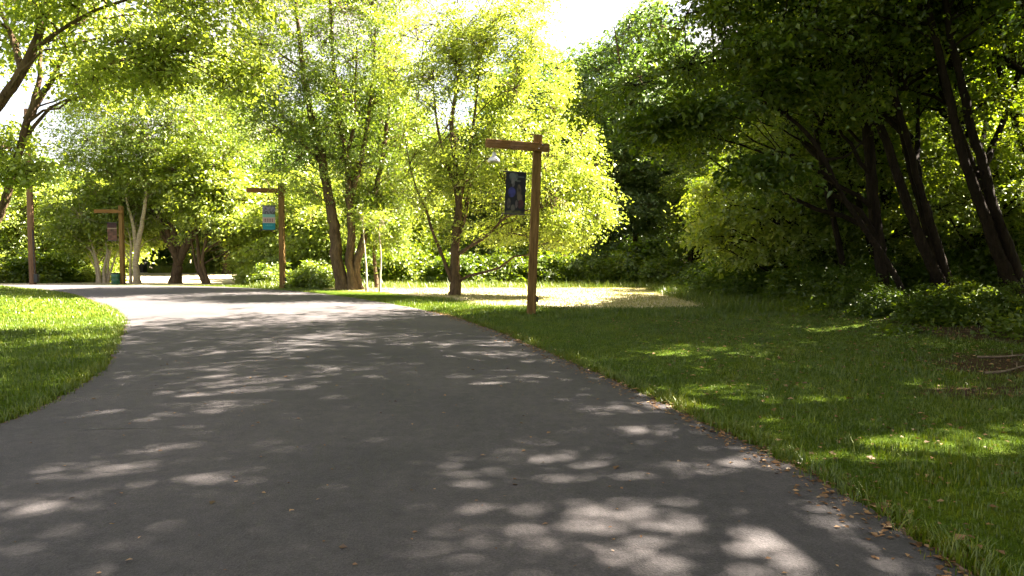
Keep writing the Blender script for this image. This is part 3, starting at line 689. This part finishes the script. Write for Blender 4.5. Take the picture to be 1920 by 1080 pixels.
# left background
G_L = "trees beyond the clearing on the left"
LST = [(-20, 82, .95, 0), (-40, 68, .62, 2), (-48, 62, .5, 3), (-55, 56, .5, 4), (-60, 70, .55, 5), (-40, 60, .5, 1), (-44, 52, .45, 2.2), (-52, 46, .42, 5.3),
                                  (-26, 84, 1.1, .8), (-12, 72, .95, 3.3), (-34, 82, .95, 4.4), (-62, 48, .5, 1.1), (-46, 80, .6, 2.2)]
for k, (x, y, s, r) in enumerate(LST):
    place(P4, x, y, s, r, "green tree in the background wood beyond the road's far bend, " + nth(LST, x, y), G_L)
place(P5, -35.0, 47.5, 1.0, 1.0, "bushy low tree behind the round utility pole", sz=1.1)
place(P5, -30.8, 49.0, 1.15, 2.4, "bushy low tree between the utility pole and the pale stems")
place(P5, -14.9, 42.5, 1.0, 3.0, "bushy yellow tree in the gap between the three-stem tree and the middle post")
place(P5, -9.2, 36.5, .80, 4.2, "low yellow green tree glowing just right of the middle post")
place(P5, -7.0, 41.0, 1.05, 5.2, "low sunlit tree behind the thick clustered trunks")
place(P5, -31, 79.0, 1.7, .2, "yellow green tree behind the farthest wooden post")

# woods on the right, in depth
G_W = "trees deep in the woods"
wood = [(11.8, 24.5, .58), (9.6, 28.5, .38), (16, 38, .80), (21, 37, .85), (26, 41, 1.0), (36, 40, 1.1), (14.0, 12.0, .8)]  # last one is out of view, put in to shade the near shrubs
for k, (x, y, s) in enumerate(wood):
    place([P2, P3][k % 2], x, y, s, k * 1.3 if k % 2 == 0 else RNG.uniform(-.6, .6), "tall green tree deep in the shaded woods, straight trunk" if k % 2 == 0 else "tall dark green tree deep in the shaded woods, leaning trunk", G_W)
LST = [(10.8, 21.5, .75), (16.5, 20.5, .85), (20, 25, 1.0), (15.5, 25.5, .85), (12.2, 29.5, .8), (18.8, 18.5, .9), (23.5, 20.5, 1.3), (25, 27, 1.4), (13.2, 19.0, .7), (18, 29, 1.15), (13.2, 24, .75), (22, 31, 1.5), (16.5, 33, 1.1), (19.5, 21.8, 1.0)]
for k, (x, y, s) in enumerate(LST):
    place(P7, x, y, s, k * 1.9, "sunlit low tree deep in the woods with glowing leaves, " + nth(LST, x, y), "low sunlit trees within the woods")
LST = [(11.2, 17.6, 1.0, .2), (12.6, 17.0, 1.1, -.3), (9.6, 19.2, .9, .4), (14.2, 19.5, 1.1, 0), (12.8, 23.6, .9, .3), (15.0, 18.2, 1.15, -.2), (16.0, 23.0, 1.2, .3), (12.4, 21.5, .95, .5)]
for k, (x, y, s, q) in enumerate(LST):
    place(P8, x, y, s, q, "slender dark leaning tree in the inner part of the shaded woods, " + nth(LST, x, y), "slender trees within the woods")
G_N = "unseen high-crowned trees beside the viewer"
for k, (x, y, s, q) in enumerate([(11.6, 1.4, .95, .4), (9.4, -3.5, 1.0, 2.0), (9.0, 9.8, .98, .1), (13.6, 6.2, 1.05, -.5), (11.6, 14.0, .95, .3), (15.5, 10.5, 1.0, 1.2), (14.5, 15.8, .62, .2), (6.8, -7.5, 1.0, .3)]):
    place(P6, x, y, s, q, "tall unseen high-crowned tree standing on the right bank beside the viewer", G_N)

# ------------------------------------------------------------------ shrubs and undergrowth
def make_shrub(name, label, loc, mat, seed, rad, h, n, ls, per=30, simple=True, cat="shrub"):
    rng = np.random.default_rng(seed); root = thing(name, label, cat, loc)
    C = rng.normal(0, 1, (n, 3)); C /= np.linalg.norm(C, axis=1)[:, None]; C *= rng.random((n, 1)) ** .3; C[:, 2] = np.abs(C[:, 2])
    lump = 1 + .28 * vnoise(C * 2, 1.6, seed)[:, None]; C = C * np.array([rad, rad, h]) * lump + (0, 0, .05)
    g = Geo()
    for c in C[::3]:
        a = rng.normal(0, .12, 3); a[2] = 0; a[2] = -.05; v = c - a; g.tube(bez(a, a + v * (.5, .5, .7), c, 5), np.linspace(.016, .004, 5), 3, cap=False)
    link("stems", g.mesh("stems", M['bark']), parent=root)
    idx = np.repeat(np.arange(n), per); m = len(idx); P = C[idx] + rng.normal(0, .11 * rad ** .4, (m, 3)) * (1, 1, .7)
    P[:, 2] = np.maximum(P[:, 2], .03)
    out = C[idx] / (np.linalg.norm(C[idx], axis=1)[:, None] + 1e-6)
    V, F, A = leaf_geo(P, ls, out, rng, np.clip(.45 + rng.normal(0, .13, n)[idx] + rng.normal(0, .14, m), 0, 1), simple)
    link("foliage", new_mesh("foliage", V, F, {"tint": A}, mat, smooth=False), parent=root)
    return root
S1 = make_shrub("shrub", "rounded bright green shrub on the verge between the middle post and the clustered trunks", g3(-8.9, 30.2), M['leaf_lime'], 201, 1.1, 1.0, 230, .11)
S2 = make_shrub("shrub", "low dark shrub at the foot of the woods beside the lawn's far corner", g3(7.6, 23.6), M['leaf_dark'], 203, 1.1, 1.0, 260, .085, per=38)
S3 = make_shrub("shrub", "leafy green shrub at the back of the meadow, behind the maple's trunk", g3(-2.6, 33.2), M['leaf_dark'], 207, 1.7, 1.5, 300, .15)
place(S1, -11.9, 33.2, .95, 1.1, "low bright bush just left of the middle post")
place(S1, -12.6, 36.0, 1.25, 2.3, "larger bright bush behind the road bend, left of the middle post")
place(S1, -14.6, 38.5, 1.2, 3.9, "yellow bush beside the three-stem tree")
place(S1, -9.4, 33.6, 1.0, 4.5, "bright bush directly behind the middle post")
SH = [(-5.6, 33.8, 1.0), (-.4, 33.6, .95), (1.6, 33.4, 1.0), (3.6, 33.2, .85), (5.6, 33.0, .9), (7.2, 31.4, .8), (-8.2, 35.5, 1.1), (-3.9, 36, 1.3), (0.8, 36.6, 1.4), (4.4, 36.5, 1.4), (-1.5, 38, 1.6), (2.6, 39, 1.7), (6.8, 35, 1.3), (-6.5, 38, 1.5)]
for k, (x, y, s) in enumerate(SH):
    place([S3, S2][k % 2], x, y, s * ([1, 1.45][k % 2]), k * 1.1, "shaded shrub in the thicket along the back of the meadow, %s from the left" % ORD[sorted(SH).index((x, y, s))], "shrubs along the back of the meadow", sz=1.15)
LST = [(7.9, 21.4, .95), (8.6, 19.3, 1.0), (9.4, 18.2, .9), (8.9, 16.8, .6), (8.5, 15.2, .55), (8.6, 13.6, .6), (9.6, 13.0, .6), (10.9, 12.8, .7), (10.2, 15.0, .6), (9.0, 25, 1.3), (10.5, 22, 1.5), (10.9, 19.6, 1.1), (12.2, 18.4, 1.0), (13.6, 17, 1.0), (13.6, 18.6, 1.6), (8.2, 27.5, 1.1), (12.6, 21, 1.5)]
for k, (x, y, s) in enumerate(LST):
    place(S2, x, y, s, k * 1.7, "dark shrub in the undergrowth at the foot of the woods, " + nth(LST, x, y), "undergrowth shrubs of the woods")
LST = [(-31.5, 45, 1.4), (-34.6, 43.4, 1.6), (-38, 45, 1.9), (-28.6, 46.5, 1.3), (-42, 44, 1.8), (-37, 41.5, 1.1), (-28, 80, 2.6), (-35, 79, 2.8), (-21.5, 78, 2.6), (-16.5, 72, 2.4), (-11, 60, 2.2), (-42, 66, 2.2)]
for k, (x, y, s) in enumerate(LST):
    place([S3, S1][k % 2], x, y, s * .95, k * 1.3, "green bush along the wood's edge beyond the road bend, " + nth(LST, x, y), "bushes beyond the road bend")

# leaf mass of the woods floor and the far wood
def mass(name, label, n, fx, fy, fz, ls, mat, seed, kind='stuff', cat=None):
    rng = np.random.default_rng(seed); x = fx(rng, n); y = fy(rng, n, x); z = gz(x, y) + fz(rng, n, x, y)
    P = np.stack([x, y, z], -1); nn = vnoise(P * (1, 1, 1.4), 1.1, seed); keep = nn > -.3; P = P[keep]
    out = rng.normal(0, .6, (len(P), 3)); out[:, 1] -= .4
    V, F, A = leaf_geo(P, ls, out, rng, np.clip(.45 + .25 * vnoise(P, 2.0, seed + 1) + rng.normal(0, .15, len(P)), 0, 1))
    o = link(name, new_mesh(name, V, F, {"tint": A}, mat, smooth=False), kind=kind, label=label, cat=cat); return o
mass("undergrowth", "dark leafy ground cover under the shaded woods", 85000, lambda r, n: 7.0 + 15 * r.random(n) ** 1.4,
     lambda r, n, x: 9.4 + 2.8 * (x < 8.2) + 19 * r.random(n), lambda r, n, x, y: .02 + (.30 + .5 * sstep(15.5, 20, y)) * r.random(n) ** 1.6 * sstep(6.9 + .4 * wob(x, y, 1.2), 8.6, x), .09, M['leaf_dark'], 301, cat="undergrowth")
mass("far_woods", "far green wood closing the view behind the tree rows", 55000, lambda r, n: -95 + 150 * r.random(n),
     lambda r, n, x: 88 + 14 * r.random(n) - .35 * np.maximum(0, -x - 30), lambda r, n, x, y: 15.0 * r.random(n) * (.75 + .25 * np.sin(x * .45) * np.cos(x * .17 + 1)), .95, M['leaf_mid'], 303, cat="woods")
mass("far_thicket", "dark thicket closing the deep right side of the woods", 30000, lambda r, n: 14 + 18 * r.random(n),
     lambda r, n, x: 40 - .55 * (x - 14) + 8 * r.random(n), lambda r, n, x, y: 9.0 * r.random(n), .45, M['leaf_mid'], 305, cat="thicket")

# ------------------------------------------------------------------ grass
def blades(name, label, x, y, h, w, mat, seed, two=True, bend=.5, tbase=.45):
    rng = np.random.default_rng(seed); n = len(x); z = gz(x, y) - .005
    a = rng.random(n) * 2 * pi; s = np.stack([np.cos(a), np.sin(a), 0 * a], -1); f = np.stack([-np.sin(a), np.cos(a), 0 * a], -1)
    hh = (h * np.exp(rng.normal(0, .3, n)))[:, None]; ww = (w * np.exp(rng.normal(0, .2, n)))[:, None]; bd = (bend * rng.random(n))[:, None]
    B = np.stack([x, y, z], -1); up = np.array([0, 0, 1.0])
    tint = np.clip(tbase + .22 * wob(x, y, 1.3, 1) + rng.normal(0, .18, n), 0, 1)
    if two:
        V = np.stack([B - s * ww / 2, B + s * ww / 2, B + up * hh * .6 + f * hh * bd * .3 + s * ww * .35, B + up * hh * .6 + f * hh * bd * .3 - s * ww * .35, B + up * hh + f * hh * bd], 1).reshape(-1, 3)
        b0 = np.arange(n)[:, None] * 5; F = [b0 + np.array([0, 1, 2, 3]), b0 + np.array([3, 2, 4])]; A = np.repeat(tint, 5)
    else:
        V = np.stack([B - s * ww / 2, B + s * ww / 2, B + up * hh + f * hh * bd], 1).reshape(-1, 3); F = np.arange(n * 3).reshape(-1, 3); A = np.repeat(tint, 3)
    return link(name, new_mesh(name, V, F, {"tint": A}, mat, smooth=False), kind='stuff', label=label, cat="grass")

def scatter(n, x0, x1, y0, y1, seed, dens=lambda x, y: 1.0, fold=True):
    r = np.random.default_rng(seed); x = r.uniform(x0, x1, n); y = r.uniform(y0, y1, n)
    k = (road_side(x, y) > .02 + .05 * wob(x, y, 3)) & (r.random(n) < dens(x, y)); return x[k], y[k]
nodirt = lambda x, y: np.clip(1.05 - dirtness(x, y) * 1.1, .04, 1)
nodry = lambda x, y: nodirt(x, y) * np.clip(1 - 1.3 * dryness(x, y), .03, 1)
patch = lambda x, y: (.55 + .45 * (wob(x, y, 1.1, 4) > -.3))
x, y = scatter(165000, 1.0, 9.0, 2.4, 8.5, 401, lambda x, y: nodirt(x, y) * patch(x, y))
blades("grass", "short green lawn on the near right verge", x, y, .028 * (1 + .7 * (wob(x, y, .9, 3) > .45)), .007, M['grass'], 402)
x, y = scatter(125000, -2.5, 9.5, 8.5, 16, 403, lambda x, y: nodirt(x, y) * patch(x, y))
blades("grass", "short green lawn on the right verge before the nearest post", x, y, .028 * (1 + .4 * (wob(x, y, .7, 1) > .4)), .012, M['grass'], 404, False)
x, y = scatter(110000, -9, 9.0, 16, 24, 405, nodry)
blades("grass", "lawn around the nearest post's foot", x, y, .055, .022, M['grass'], 406, False)
x, y = scatter(90000, -15, -4.2, 4.5, 16, 407)
blades("grass", "lawn inside the road bend at the left edge", x, y, .05, .014, M['grass'], 408, False)
x, y = scatter(100000, -36, -8, 16, 34, 409)
blades("grass", "sunny lawn inside the road bend farther on", x, y, .05, .03, M['grass'], 410, False, tbase=.6)
x, y = scatter(80000, -9, 9.5, 17, 31.5, 411, lambda x, y: dryness(x, y))
blades("dry_grass", "bleached grass of the sunny meadow", x, y, .05, .02, M['dry'], 412, False)
x, y = scatter(26000, -12, 9, 29.6, 33.0, 413)
blades("tall_grass", "tall grass fringe at the back of the meadow", x, y, .20, .02, M['grass'], 414, False, bend=.9, tbase=.62)
x, y = scatter(9000, 5.6, 8.6, 17, 28, 415)
blades("tall_grass", "rough grass along the foot of the woods", x, y, .22, .016, M['grass'], 416, False, bend=.9)
x, y = scatter(16000, -46, -12, 73, 80, 417)
blades("tall_grass", "tall grass fringe beyond the pale clearing", x, y, .55, .06, M['grass'], 418, False, bend=.8, tbase=.7)
# longer tufts on the near verge and ragged tufts along the asphalt
def tufts(name, label, cx, cy, per, h, w, seed, rad=.07):
    r = np.random.default_rng(seed); x = np.repeat(cx, per) + r.normal(0, rad, len(cx) * per); y = np.repeat(cy, per) + r.normal(0, rad, len(cx) * per)
    return blades(name, label, x, y, h, w, M['grass'], seed, True, 1.1, .58)
r = np.random.default_rng(5); yy = r.uniform(2.6, 16, 420); tufts("edge_grass", "ragged grass tufts along the right asphalt edge", xr(yy) + r.uniform(-.02, .14, 420), yy, 26, .075, .008, 421, .05)
yy = r.uniform(5, 20, 300); tufts("edge_grass", "ragged grass tufts along the left asphalt edge", xl(yy) - r.uniform(-.02, .12, 300), yy, 22, .07, .009, 422, .05)
cx = r.uniform(2.6, 7.5, 420); cy = r.uniform(3.4, 11, 420); k = (cx > xr(cy) + .25) & (wob(cx, cy, .8, 2) > -.1); tufts("grass_tufts", "longer pale grass tufts on the near right verge", cx[k], cy[k], 26, .065, .006, 423, .07)

# fallen leaves
def litter(name, label, x, y, ls, seed):
    rng = np.random.default_rng(seed); uu = (x - xl(y)) / (xr(y) - xl(y)); on = road_side(x, y) < 0
    z = gz(x, y) + np.where(on, .020 + .045 * np.sin(np.clip(uu, 0, 1) * pi), .02)
    V, F, A = leaf_geo(np.stack([x, y, z], -1), ls, rng.normal(0, .2, (len(x), 3)) * (1, 1, 0), rng, rng.random(len(x)), True, up=2.5, droop=0)
    link(name, new_mesh(name, V, F, {"tint": A}, M['litter'], smooth=False), kind='stuff', label=label, cat="leaves")
r = np.random.default_rng(6)
yy = r.uniform(2.5, 18, 2600); litter("fallen_leaves", "brown dead leaves along the right asphalt edge", xr(yy) + r.normal(.02, .13, 2600) - np.abs(r.normal(0, .1, 2600)), yy, .04, 431)
x = r.uniform(5, 12, 9000); y = r.uniform(6, 24, 9000); k = r.random(9000) < dirtness(x, y) * .45 + .02; litter("fallen_leaves", "brown leaf litter at the foot of the woods", x[k], y[k], .05, 432)
x = r.uniform(-5, 2.3, 600); y = r.uniform(2.5, 16, 600); litter("fallen_leaves", "scattered dead leaves on the asphalt", x, y, .030, 433)
x = r.uniform(2.2, 8, 1500); y = r.uniform(3, 16, 1500); k = x > xr(y) + .1; litter("fallen_leaves", "dead leaves scattered over the right lawn", x[k], y[k], .045, 434)

# fallen sticks at the wood's foot
for k, (x, y, ln, a) in enumerate([(6.6, 8.7, 1.1, .3), (7.2, 9.6, .8, -.4), (6.2, 7.6, .6, .9)]):
    g = Geo(); P = np.array([(x + cos(a) * t * ln, y + sin(a) * t * ln + .06 * sin(t * 5), 0) for t in np.linspace(-.5, .5, 8)]); P[:, 2] = gz(P[:, 0], P[:, 1]) + .03
    g.tube(P, np.linspace(.018, .007, 8), 6); g.tube(np.array([P[4], P[4] + (.12, .16, .05), P[4] + (.2, .34, .04)]), np.array([.008, .006, .003]), 5)
    link("fallen_branch", g.mesh("fallen_branch", M['twig']), label=["longest bare stick lying on the dirt patch of the right verge", "crooked bare stick lying behind the longest one, nearer the woods", "short bare stick lying on the near side of the dirt patch"][k], cat="branch")
g = Geo(); a0 = np.array(g3(4.9, 33.2)); g.tube(catmull([a0, a0 + (.9 * -1, .1, .5), a0 + (-2.0, .2, 1.3), a0 + (-2.9, .2, 2.0)], 6), np.linspace(.09, .03, 19), 8)
link("dead_trunk", g.mesh("dead_trunk", M['bark']), label="bare dead trunk leaning left at the back of the meadow", cat="dead tree")

# ------------------------------------------------------------------ wooden posts with lamp and banner
def banner_mesh(w, h, fn, seed):
    nx, nz = 40, 76; rng = np.random.default_rng(seed)
    U, Vv = np.meshgrid(np.linspace(0, 1, nx), np.linspace(0, 1, nz)); x = -U * w; z = -Vv * h
    y = .012 * np.sin(U * 5 + Vv * 3) + .010 * np.sin(Vv * 8 + 1)
    P = np.stack([x.ravel(), y.ravel(), z.ravel()], -1); c = fn(1 - U.ravel(), Vv.ravel())   # u measured from the banner's left
    i, j = np.meshgrid(np.arange(nx - 1), np.arange(nz - 1)); b0 = (j * nx + i).ravel(); F = np.stack([b0, b0 + 1, b0 + nx + 1, b0 + nx], -1)
    P2 = P + (0, .006, 0); n = len(P)
    V = np.vstack([P, P2]); F2 = np.vstack([F, (F + n)[:, ::-1]])
    return V, F2, np.vstack([np.column_stack([c, np.ones(n)])] * 2)
def blob(u, v, cu, cv, ru, rv, soft=.25):
    return np.clip((1 - ((u - cu) / ru) ** 2 - ((v - cv) / rv) ** 2) / soft, 0, 1)[:, None]
def paint1(u, v):
    c = np.full((len(u), 3), (.010, .012, .016)); P = np.stack([u * 7, v * 13, u * 0], -1)
    n = vnoise(P, 1.3, 3)[:, None] * .5 + .5
    def lay(col, m, c): m = m * np.clip(.35 + n * .9, 0, 1); return c * (1 - m) + np.array(col) * 1.25 * m
    for col, a in [((.10, .12, .12), (.38, .10, .24, .13)), ((.13, .13, .13), (.36, .24, .10, .12)), ((.012, .012, .012), (.22, .31, .12, .045)), ((.01, .01, .01), (.52, .34, .11, .05)),
                   ((.035, .040, .18), (.30, .48, .20, .13)), ((.09, .075, .055), (.66, .45, .12, .18)), ((.10, .085, .06), (.72, .60, .15, .10)), ((.085, .075, .06), (.18, .75, .10, .13)),
                   ((.12, .10, .10), (.56, .76, .07, .10)), ((.060, .022, .025), (.78, .76, .16, .12)), ((.09, .085, .07), (.40, .85, .12, .08)), ((.07, .075, .02), (.5, .98, .6, .07)), ((.07, .09, .09), (.75, .10, .2, .015)), ((.08, .09, .08), (.62, .2, .14, .02))]:
        c = lay(col, blob(u, v, *a), c)
    return c
def paint2(u, v):
    c = np.full((len(u), 3), (.20, .19, .26)); n = vnoise(np.stack([u * 9, v * 16, u * 0], -1), 1.2, 5)[:, None] * .5 + .5
    c = c * (.55 + n * .8)
    c = np.where((v > .22)[:, None] & (v < .36)[:, None] & (n > .55), (.06, .07, .07), c)
    c = np.where((v > .36)[:, None] & (v < .47)[:, None], (.18, .36, .34), c)
    c = np.where((v > .47)[:, None] & (v < .72)[:, None], (.42, .34, .33), c)
    band = ((v > .52) & (v < .66) & (np.sin(u * 34) > -.35) & (np.abs(np.sin(v * 46)) > .3) & (u > .1) & (u < .9))[:, None]
    c = np.where(band, (.22, .07, .10), c)
    c = np.where((v > .72)[:, None], (.010, .21, .27), c)
    c = np.where(((v > .78) & (v < .83) & (np.sin(u * 40) > .2) & (u > .2) & (u < .8))[:, None], (.10, .36, .40), c)
    return c
def paint3(u, v):
    n = vnoise(np.stack([u * 7, v * 12, u * 0], -1), 1.2, 9)[:, None] * .5 + .5
    c = np.array((.10, .045, .03)) * (.4 + n); c = np.where((v < .28)[:, None], np.array((.035, .008, .012)) * (.5 + n), c)
    return np.where(((v > .3) & (v < .36))[:, None], (.25, .2, .14), c)
def banner_mat(name):
    m, nt, n, l = base_mat(name); a = n.new("ShaderNodeAttribute"); a.attribute_name = "print"
    d = n.new("ShaderNodeBsdfPrincipled"); d.inputs['Roughness'].default_value = .7; t = n.new("ShaderNodeBsdfTranslucent")
    l.new(a.outputs['Color'], d.inputs['Base Color']); l.new(a.outputs['Color'], t.inputs[0])
    x = n.new("ShaderNodeMixShader"); x.inputs[0].default_value = .3; l.new(d.outputs[0], x.inputs[1]); l.new(t.outputs[0], x.inputs[2])
    o = n.new("ShaderNodeOutputMaterial"); l.new(x.outputs[0], o.inputs[0]); return m
M['print'] = banner_mat("printed cloth")

H_POST = 4.6
def rotz(a): return np.array([[cos(a), -sin(a), 0], [sin(a), cos(a), 0], [0, 0, 1]])
def make_post(label, loc, rz, lean, blabel, paint, lamp=True, stay=False, beam_slope=0.0):
    root = thing("lamp_post", label, "lamp post", loc, rz, "wooden lamp posts along the road")
    root.rotation_euler = (0, lean, rz)
    g = Geo(); R = rotz(radians(-8)); g.box((0, 0, H_POST / 2 - .1), (.21, .21, H_POST + .2), R, .012); link("post", g.mesh("post", M['timber'], False), parent=root)
    g = Geo(); g.box((-.58, -.215, 4.26), (1.62, .17, .20), None, .012); o = link("crossbeam", g.mesh("crossbeam", M['timber_x'], False), parent=root)
    for q in (-.05, .05):
        g = Geo(); g.lathe([(0.0, .012), (.018, .012), (.022, .006), (.022, 0)], k=8); b_ = link("bolt", g.mesh("bolt", M['iron']), parent=o); b_.location = (q, -.305, 4.26 + q); b_.rotation_euler = (pi / 2, 0, 0)
    # banner arms
    for z in (3.62, 2.56):
        g = Geo(); g.tube(np.array([(-.09, -.02, z), (-.4, -.02, z), (-.86, -.02, z)]), np.array([.011] * 3), 8); g.lathe([(0, .016), (.018, .01), (.018, -.01), (0, -.016)], (-.865, -.02, z), 8)
        link("banner_arm", g.mesh("banner_arm", M['iron']), parent=root)
    V, F, A = banner_mesh(.53, 1.05, paint, 3)
    V = V + (-.27, -.02, 3.615)
    bo = link("banner", new_mesh("banner", V, F, {"print": A}, M['print']), parent=root, label=blabel)
    g = Geo(); g.tube(np.array([(-.27, -.02, 3.62), (-.80, -.02, 3.62)]), np.array([.02, .02]), 8); g.tube(np.array([(-.27, -.02, 2.56), (-.80, -.02, 2.56)]), np.array([.02, .02]), 8)
    link("sleeve", g.mesh("sleeve", M['iron']), parent=bo)
    if lamp:
        lx = -1.17; g = Geo(); g.tube(np.array([(lx, -.215, 4.17), (lx, -.215, 4.10), (lx, -.215, 4.04)]), np.array([.010, .010, .012]), 6); lo = link("lamp", g.mesh("lamp_hook", M['iron']), parent=root)
        g = Geo(); g.lathe([(.0, 4.06), (.035, 4.055), (.045, 4.03), (.05, 3.97), (.09, 3.93), (.135, 3.885), (.155, 3.84), (.16, 3.81), (.15, 3.808), (.12, 3.87), (.06, 3.93), (.0, 3.94)], (lx, -.215, 0), 24)
        link("lamp_shade", g.mesh("lamp_shade", M['galv']), parent=lo)
        g = Geo(); g.lathe([(.0, 3.80), (.03, 3.81), (.045, 3.84), (.03, 3.90), (0, 3.93)], (lx, -.215, 0), 12); link("bulb", g.mesh("bulb", M['pale']), parent=lo)
    g = Geo(); g.box((.135, -.02, .40), (.07, .10, .15), None, .008); ob = link("outlet_box", g.mesh("outlet_box", M['iron'], False), parent=root)
    g = Geo(); g.tube(np.array([(.118, -.02, .32), (.118, -.02, .1), (.118, -.02, -.05)]), np.array([.012] * 3), 6); link("conduit", g.mesh("conduit", M['iron']), parent=ob)
    return root
make_post("nearest wooden lamp post, leaning slightly, with a dark banner on the right verge", g3(.49, 17.2), radians(14), radians(2.2), "dark printed banner with small figures", paint1)
make_post("middle wooden lamp post with a grey, white and teal banner beyond the road's right edge", g3(-10.1, 29.3), radians(7), radians(.3), "banner with grey picture, text band and teal foot", paint2, lamp=False)
make_post("farthest wooden lamp post with a small maroon banner beside the pale forked tree", g3(-22.9, 39.2), radians(3), radians(.3), "small maroon and brown banner", paint3, lamp=False)

# utility pole
b = g3(-28.2, 39.2); root = thing("utility_pole", "tall round reddish brown utility pole at the far left beyond the lawn", "utility pole", b)
g = Geo(); g.tube(np.array([(0, 0, -.2), (0, 0, 3), (.02, 0, 6), (.03, 0, 10.2)]), np.array([.18, .17, .16, .14]), 14); link("pole", g.mesh("pole", M['pole']), parent=root)
g = Geo(); g.box((.26, -.05, .36), (.22, .2, .5), None, .02); link("meter_box", g.mesh("meter_box", M['blackbox'], False), parent=root)
g = Geo(); g.tube(np.array([(.19, -.08, .6), (.17, -.08, 2.0), (.165, -.08, 3.2)]), np.array([.03] * 3), 6); link("conduit", g.mesh("conduit", M['iron']), parent=root)

# litter bin by the farthest post
b = g3(-23.2, 39.0); root = thing("litter_bin", "small green litter barrel at the foot of the farthest wooden post", "bin", b)
g = Geo(); g.lathe([(0, 0), (.21, 0), (.225, .04), (.22, .2), (.23, .22), (.22, .24), (.225, .44), (.235, .46), (.225, .48), (.23, .66), (.2, .66), (.19, .1), (0, .08)], k=20); link("barrel", g.mesh("barrel", M['green_bin']), parent=root)
g = Geo(); g.lathe([(.0, .70), (.12, .69), (.22, .665), (.24, .65), (.24, .63), (.225, .62)], k=20); link("lid", g.mesh("lid", M['blackbox']), parent=root)
# dark utility box at the far edge of the clearing
b = g3(-40.6, 73.0); root = thing("utility_box", "black box with pale top edge at the far side of the pale clearing", "utility box", b)
g = Geo(); g.box((0, 0, .55), (.9, .8, 1.1), None, .03); link("cabinet", g.mesh("cabinet", M['blackbox'], False), parent=root)
g = Geo(); g.box((0, 0, 1.15), (1.02, .92, .09), None, .02); link("lid", g.mesh("lid", M['pale'], False), parent=root)
g = Geo(); g.box((0, 0, .03), (1.1, 1.0, .1), None, .01); link("plinth", g.mesh("plinth", M['pale'], False), parent=root)
g = Geo(); g.box((.1, -.405, .6), (.5, .02, .7), None, .004); link("door", g.mesh("door", M['iron'], False), parent=root)
